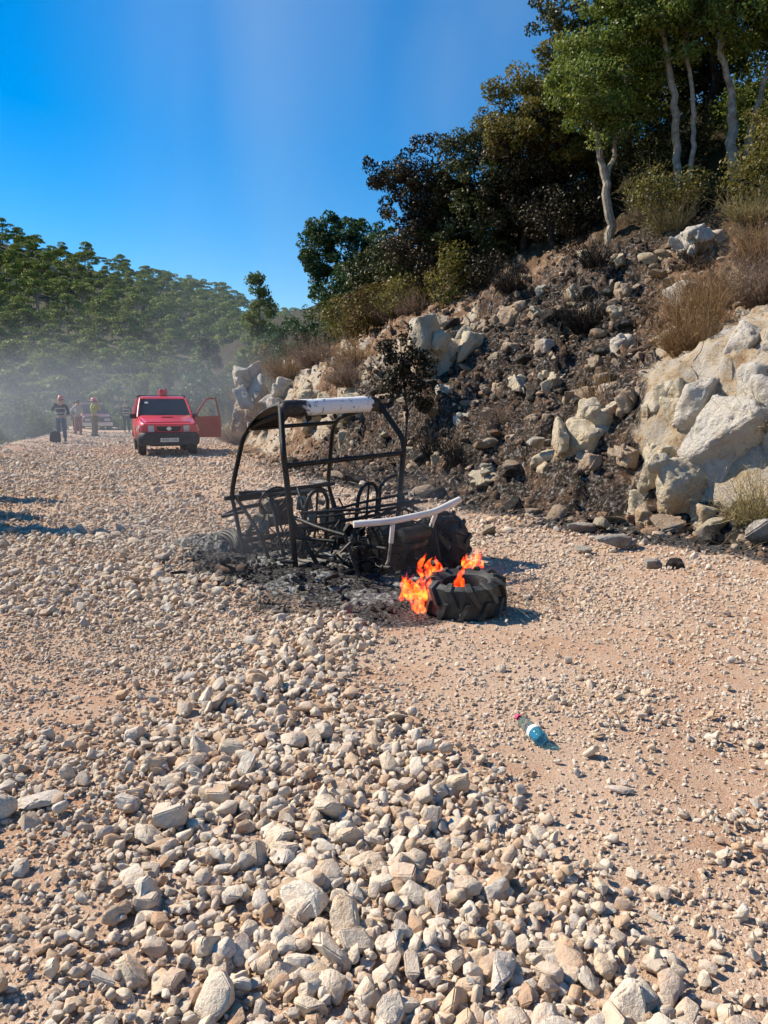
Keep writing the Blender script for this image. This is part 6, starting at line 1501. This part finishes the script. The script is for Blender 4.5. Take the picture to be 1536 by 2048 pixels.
# ------------------------------------------------------------------ bottle and stick
def mat_pet():
    t = NT('pet_plastic'); g = t.n('ShaderNodeBsdfGlass', Roughness=.06, IOR=1.25); g.inputs[0].default_value = (.86, .95, .97, 1)
    tp = t.n('ShaderNodeBsdfTransparent'); tp.inputs[0].default_value = (.80, .92, .95, 1); ms = t.n('ShaderNodeMixShader'); ms.inputs[0].default_value = .55
    n = t.noise(t.coord(), 30, 3); nb = t.bump(n, .4, .004); t.l(nb, g.inputs['Normal'])
    t.l(g.outputs[0], ms.inputs[1]); t.l(tp.outputs[0], ms.inputs[2]); t.l(ms.outputs[0], t.out.inputs[0]); return t.m
M['pet'] = mat_pet()
M['pink'] = simple('pink_cap', [(.4, (.62, .03, .16)), (.7, (.75, .06, .22))], 8, .4, 0)
def mat_blue_pet():
    t = NT('blue_bottle_base'); n = t.noise(t.coord(), 45, 3); g = t.principled(t.ramp(n, [(.4, (.03, .22, .36)), (.6, (.10, .42, .58))]), .12, t.bump(n, .4, .003), .6)
    tp = t.n('ShaderNodeBsdfTransparent'); tp.inputs[0].default_value = (.45, .80, .92, 1); ms = t.n('ShaderNodeMixShader'); t.l(t.ramp(n, [(.42, (.35, .35, .35)), (.58, (.75, .75, .75))]), ms.inputs[0])
    t.l(g.outputs[0], ms.inputs[1]); t.l(tp.outputs[0], ms.inputs[2]); t.l(ms.outputs[0], t.out.inputs[0]); return t.m
M['blue_pet'] = mat_blue_pet()
M['label'] = simple('white_blue_label', [(.42, (.75, .80, .82)), (.52, (.45, .68, .78)), (.6, (.78, .80, .82))], 18, .4, 0)
BT = empty('plastic_bottle', (.715, 3.31, .045), (R(-93), 0, R(-158)))
BT.rotation_euler = (Vector((-.07, .20, .018))).to_track_quat('Z', 'Y').to_euler()
tag(BT, 'crushed clear plastic water bottle with pink cap lying on the earth', 'bottle')
mb = MB(); mb.lathe([(.033, .055), (.032, .075), (.028, .085), (.030, .125), (.026, .14), (.030, .155), (.024, .182), (.012, .198), (.0115, .215), (.009, .215), (.010, .198), (.022, .18)], 24); mb.build('bottle_wall', M['pet'], BT, True)
mb = MB(); mb.lathe([(.0, .004), (.018, .002), (.027, -.001), (.033, .008), (.0335, .02), (.031, .028), (.0335, .036), (.033, .056), (.0, .058)], 24); mb.build('bottle_base', M['blue_pet'], BT, True)
mb = MB(); mb.lathe([(.0335, .058), (.0342, .060), (.0325, .082), (.0318, .084)], 24, closed=True); mb.build('label_band', M['label'], BT, True)
mb = MB(); mb.lathe([(.0, .228), (.013, .228), (.0145, .224), (.0145, .212), (.013, .209), (0, .209)], 20); mb.build('cap', M['pink'], BT, True)
mb = MB(); mb.tube([(-.10, 0, .022), (-.06, .004, .025), (0, .0, .026), (.05, -.004, .028), (.07, -.004, .03)], [.007, .012, .0135, .0145, .013], 8); mb.tube([(.055, -.004, .028), (.085, -.004, .03), (.098, -.003, .032), (.125, .002, .030)], [.013, .019, .014, .003], 8)
sk = mb.build('stick', simple('weathered_stick', [(.35, (.17, .10, .06)), (.55, (.33, .22, .14)), (.75, (.45, .33, .22))], 30, .85, .5, .004, 80), None, True, loc=(-.36, 3.70, .0), rot=(0, 0, -.03)); tag(sk, 'short brown wooden stick with a knobbed end lying on the gravel', 'stick')

# ------------------------------------------------------------------ young cypresses added out of view on the verge to cast shadow stripes
for k, (bx, by, hh, ww) in enumerate(((-6.25, 9.95, 3.0, .42), (-7.3, 11.2, 2.6, .36), (-5.9, 7.4, 2.0, .36), (-4.55, 5.5, 1.6, .34), (-7.5, 12.7, 2.3, .34))):
    make_tree('shadow_cypress', 120 + k, [(0, 0, hh * (.18 + .16 * j), ww * (1 - .12 * j), ww * (1 - .12 * j), hh * .14) for j in range(5)] + [(0, 0, hh * .9, ww * .3, ww * .3, hh * .1)], [tr((0, 0, -.1, .05), (0, 0, hh * .9, .01))], M['leaf_deep'], M['bark'], 120, 110, .07, .15,
        'slim young cypress added out of view to cast a shadow stripe on the road', 'cypress', 'unseen cypresses added for their shadows', (bx, by, 0))
# ------------------------------------------------------------------ smoke
def smoke(name, lo, hi, dens, scale, col, label, nscale=(1, 1, 1), thresh=(.42, .72), fall=None, aniso=0.2, detail=3, dist=.6):
    t = NT(name); co = t.coord('Object')
    mp = t.n('ShaderNodeMapping'); mp.inputs['Scale'].default_value = nscale; t.l(co, mp.inputs[0])
    n = t.noise(mp.outputs[0], scale, detail, .55, dist)
    d = t.ramp(n, [(thresh[0], (0, 0, 0)), (thresh[1], (1, 1, 1))])
    g = t.n('ShaderNodeSeparateXYZ'); ge = t.coord('Generated'); t.l(ge, g.inputs[0])
    for axis_, (a, b, c, e) in (fall or {}).items():
        d = t.math('MULTIPLY', d, t.ramp(g.outputs[axis_], [(0, (0, 0, 0)), (a, (b,) * 3), (c, (b,) * 3) if False else (c, (1, 1, 1)), (1, (e,) * 3)], 'EASE'))
    v = t.n('ShaderNodeVolumePrincipled'); v.inputs['Color'].default_value = (*col, 1); v.inputs['Anisotropy'].default_value = aniso
    t.l(t.math('MULTIPLY', d, dens), v.inputs['Density']); t.l(v.outputs[0], t.out.inputs['Volume'])
    mb = MB(); s = [hi[i] - lo[i] for i in range(3)]; mb.box((0, 0, 0), s)
    o = mb.build(name, t.m, None, loc=tuple((lo[i] + hi[i]) / 2 for i in range(3)))
    return tag(o, label, 'smoke', kind='stuff')
smoke('smoke', (-26, 14, -1.5), (-1.5, 46, 5.0), .037, .16, (.74, .79, .88), 'thin blue-grey smoke drifting over the red car and the firefighters', (1, .7, 1), (.34, .66), {0: (.22, 1, .8, 0), 1: (.3, .8, .85, 0), 2: (.14, 1, .5, 0)})
smoke('smoke', (-4.2, 5.3, .02), (1.3, 9.6, 1.1), .38, .9, (.34, .35, .38), 'dark smoke rising from the buggy wreck', (1, 1, .6), (.46, .72), {0: (.4, .6, .75, 0), 1: (.3, 1, .7, 0), 2: (.1, 1, .35, 0)})
smoke('smoke', (-26, 38, 4), (34, 62, 52), .060, .065, (.78, .92, 1.0), 'faint pale smoke plume rising into the blue sky behind the trees', (1, 1, .4), (.46, .68), {0: (.35, .55, .75, .6), 1: (.3, 1, .7, 0), 2: (.1, .5, .6, 0)})
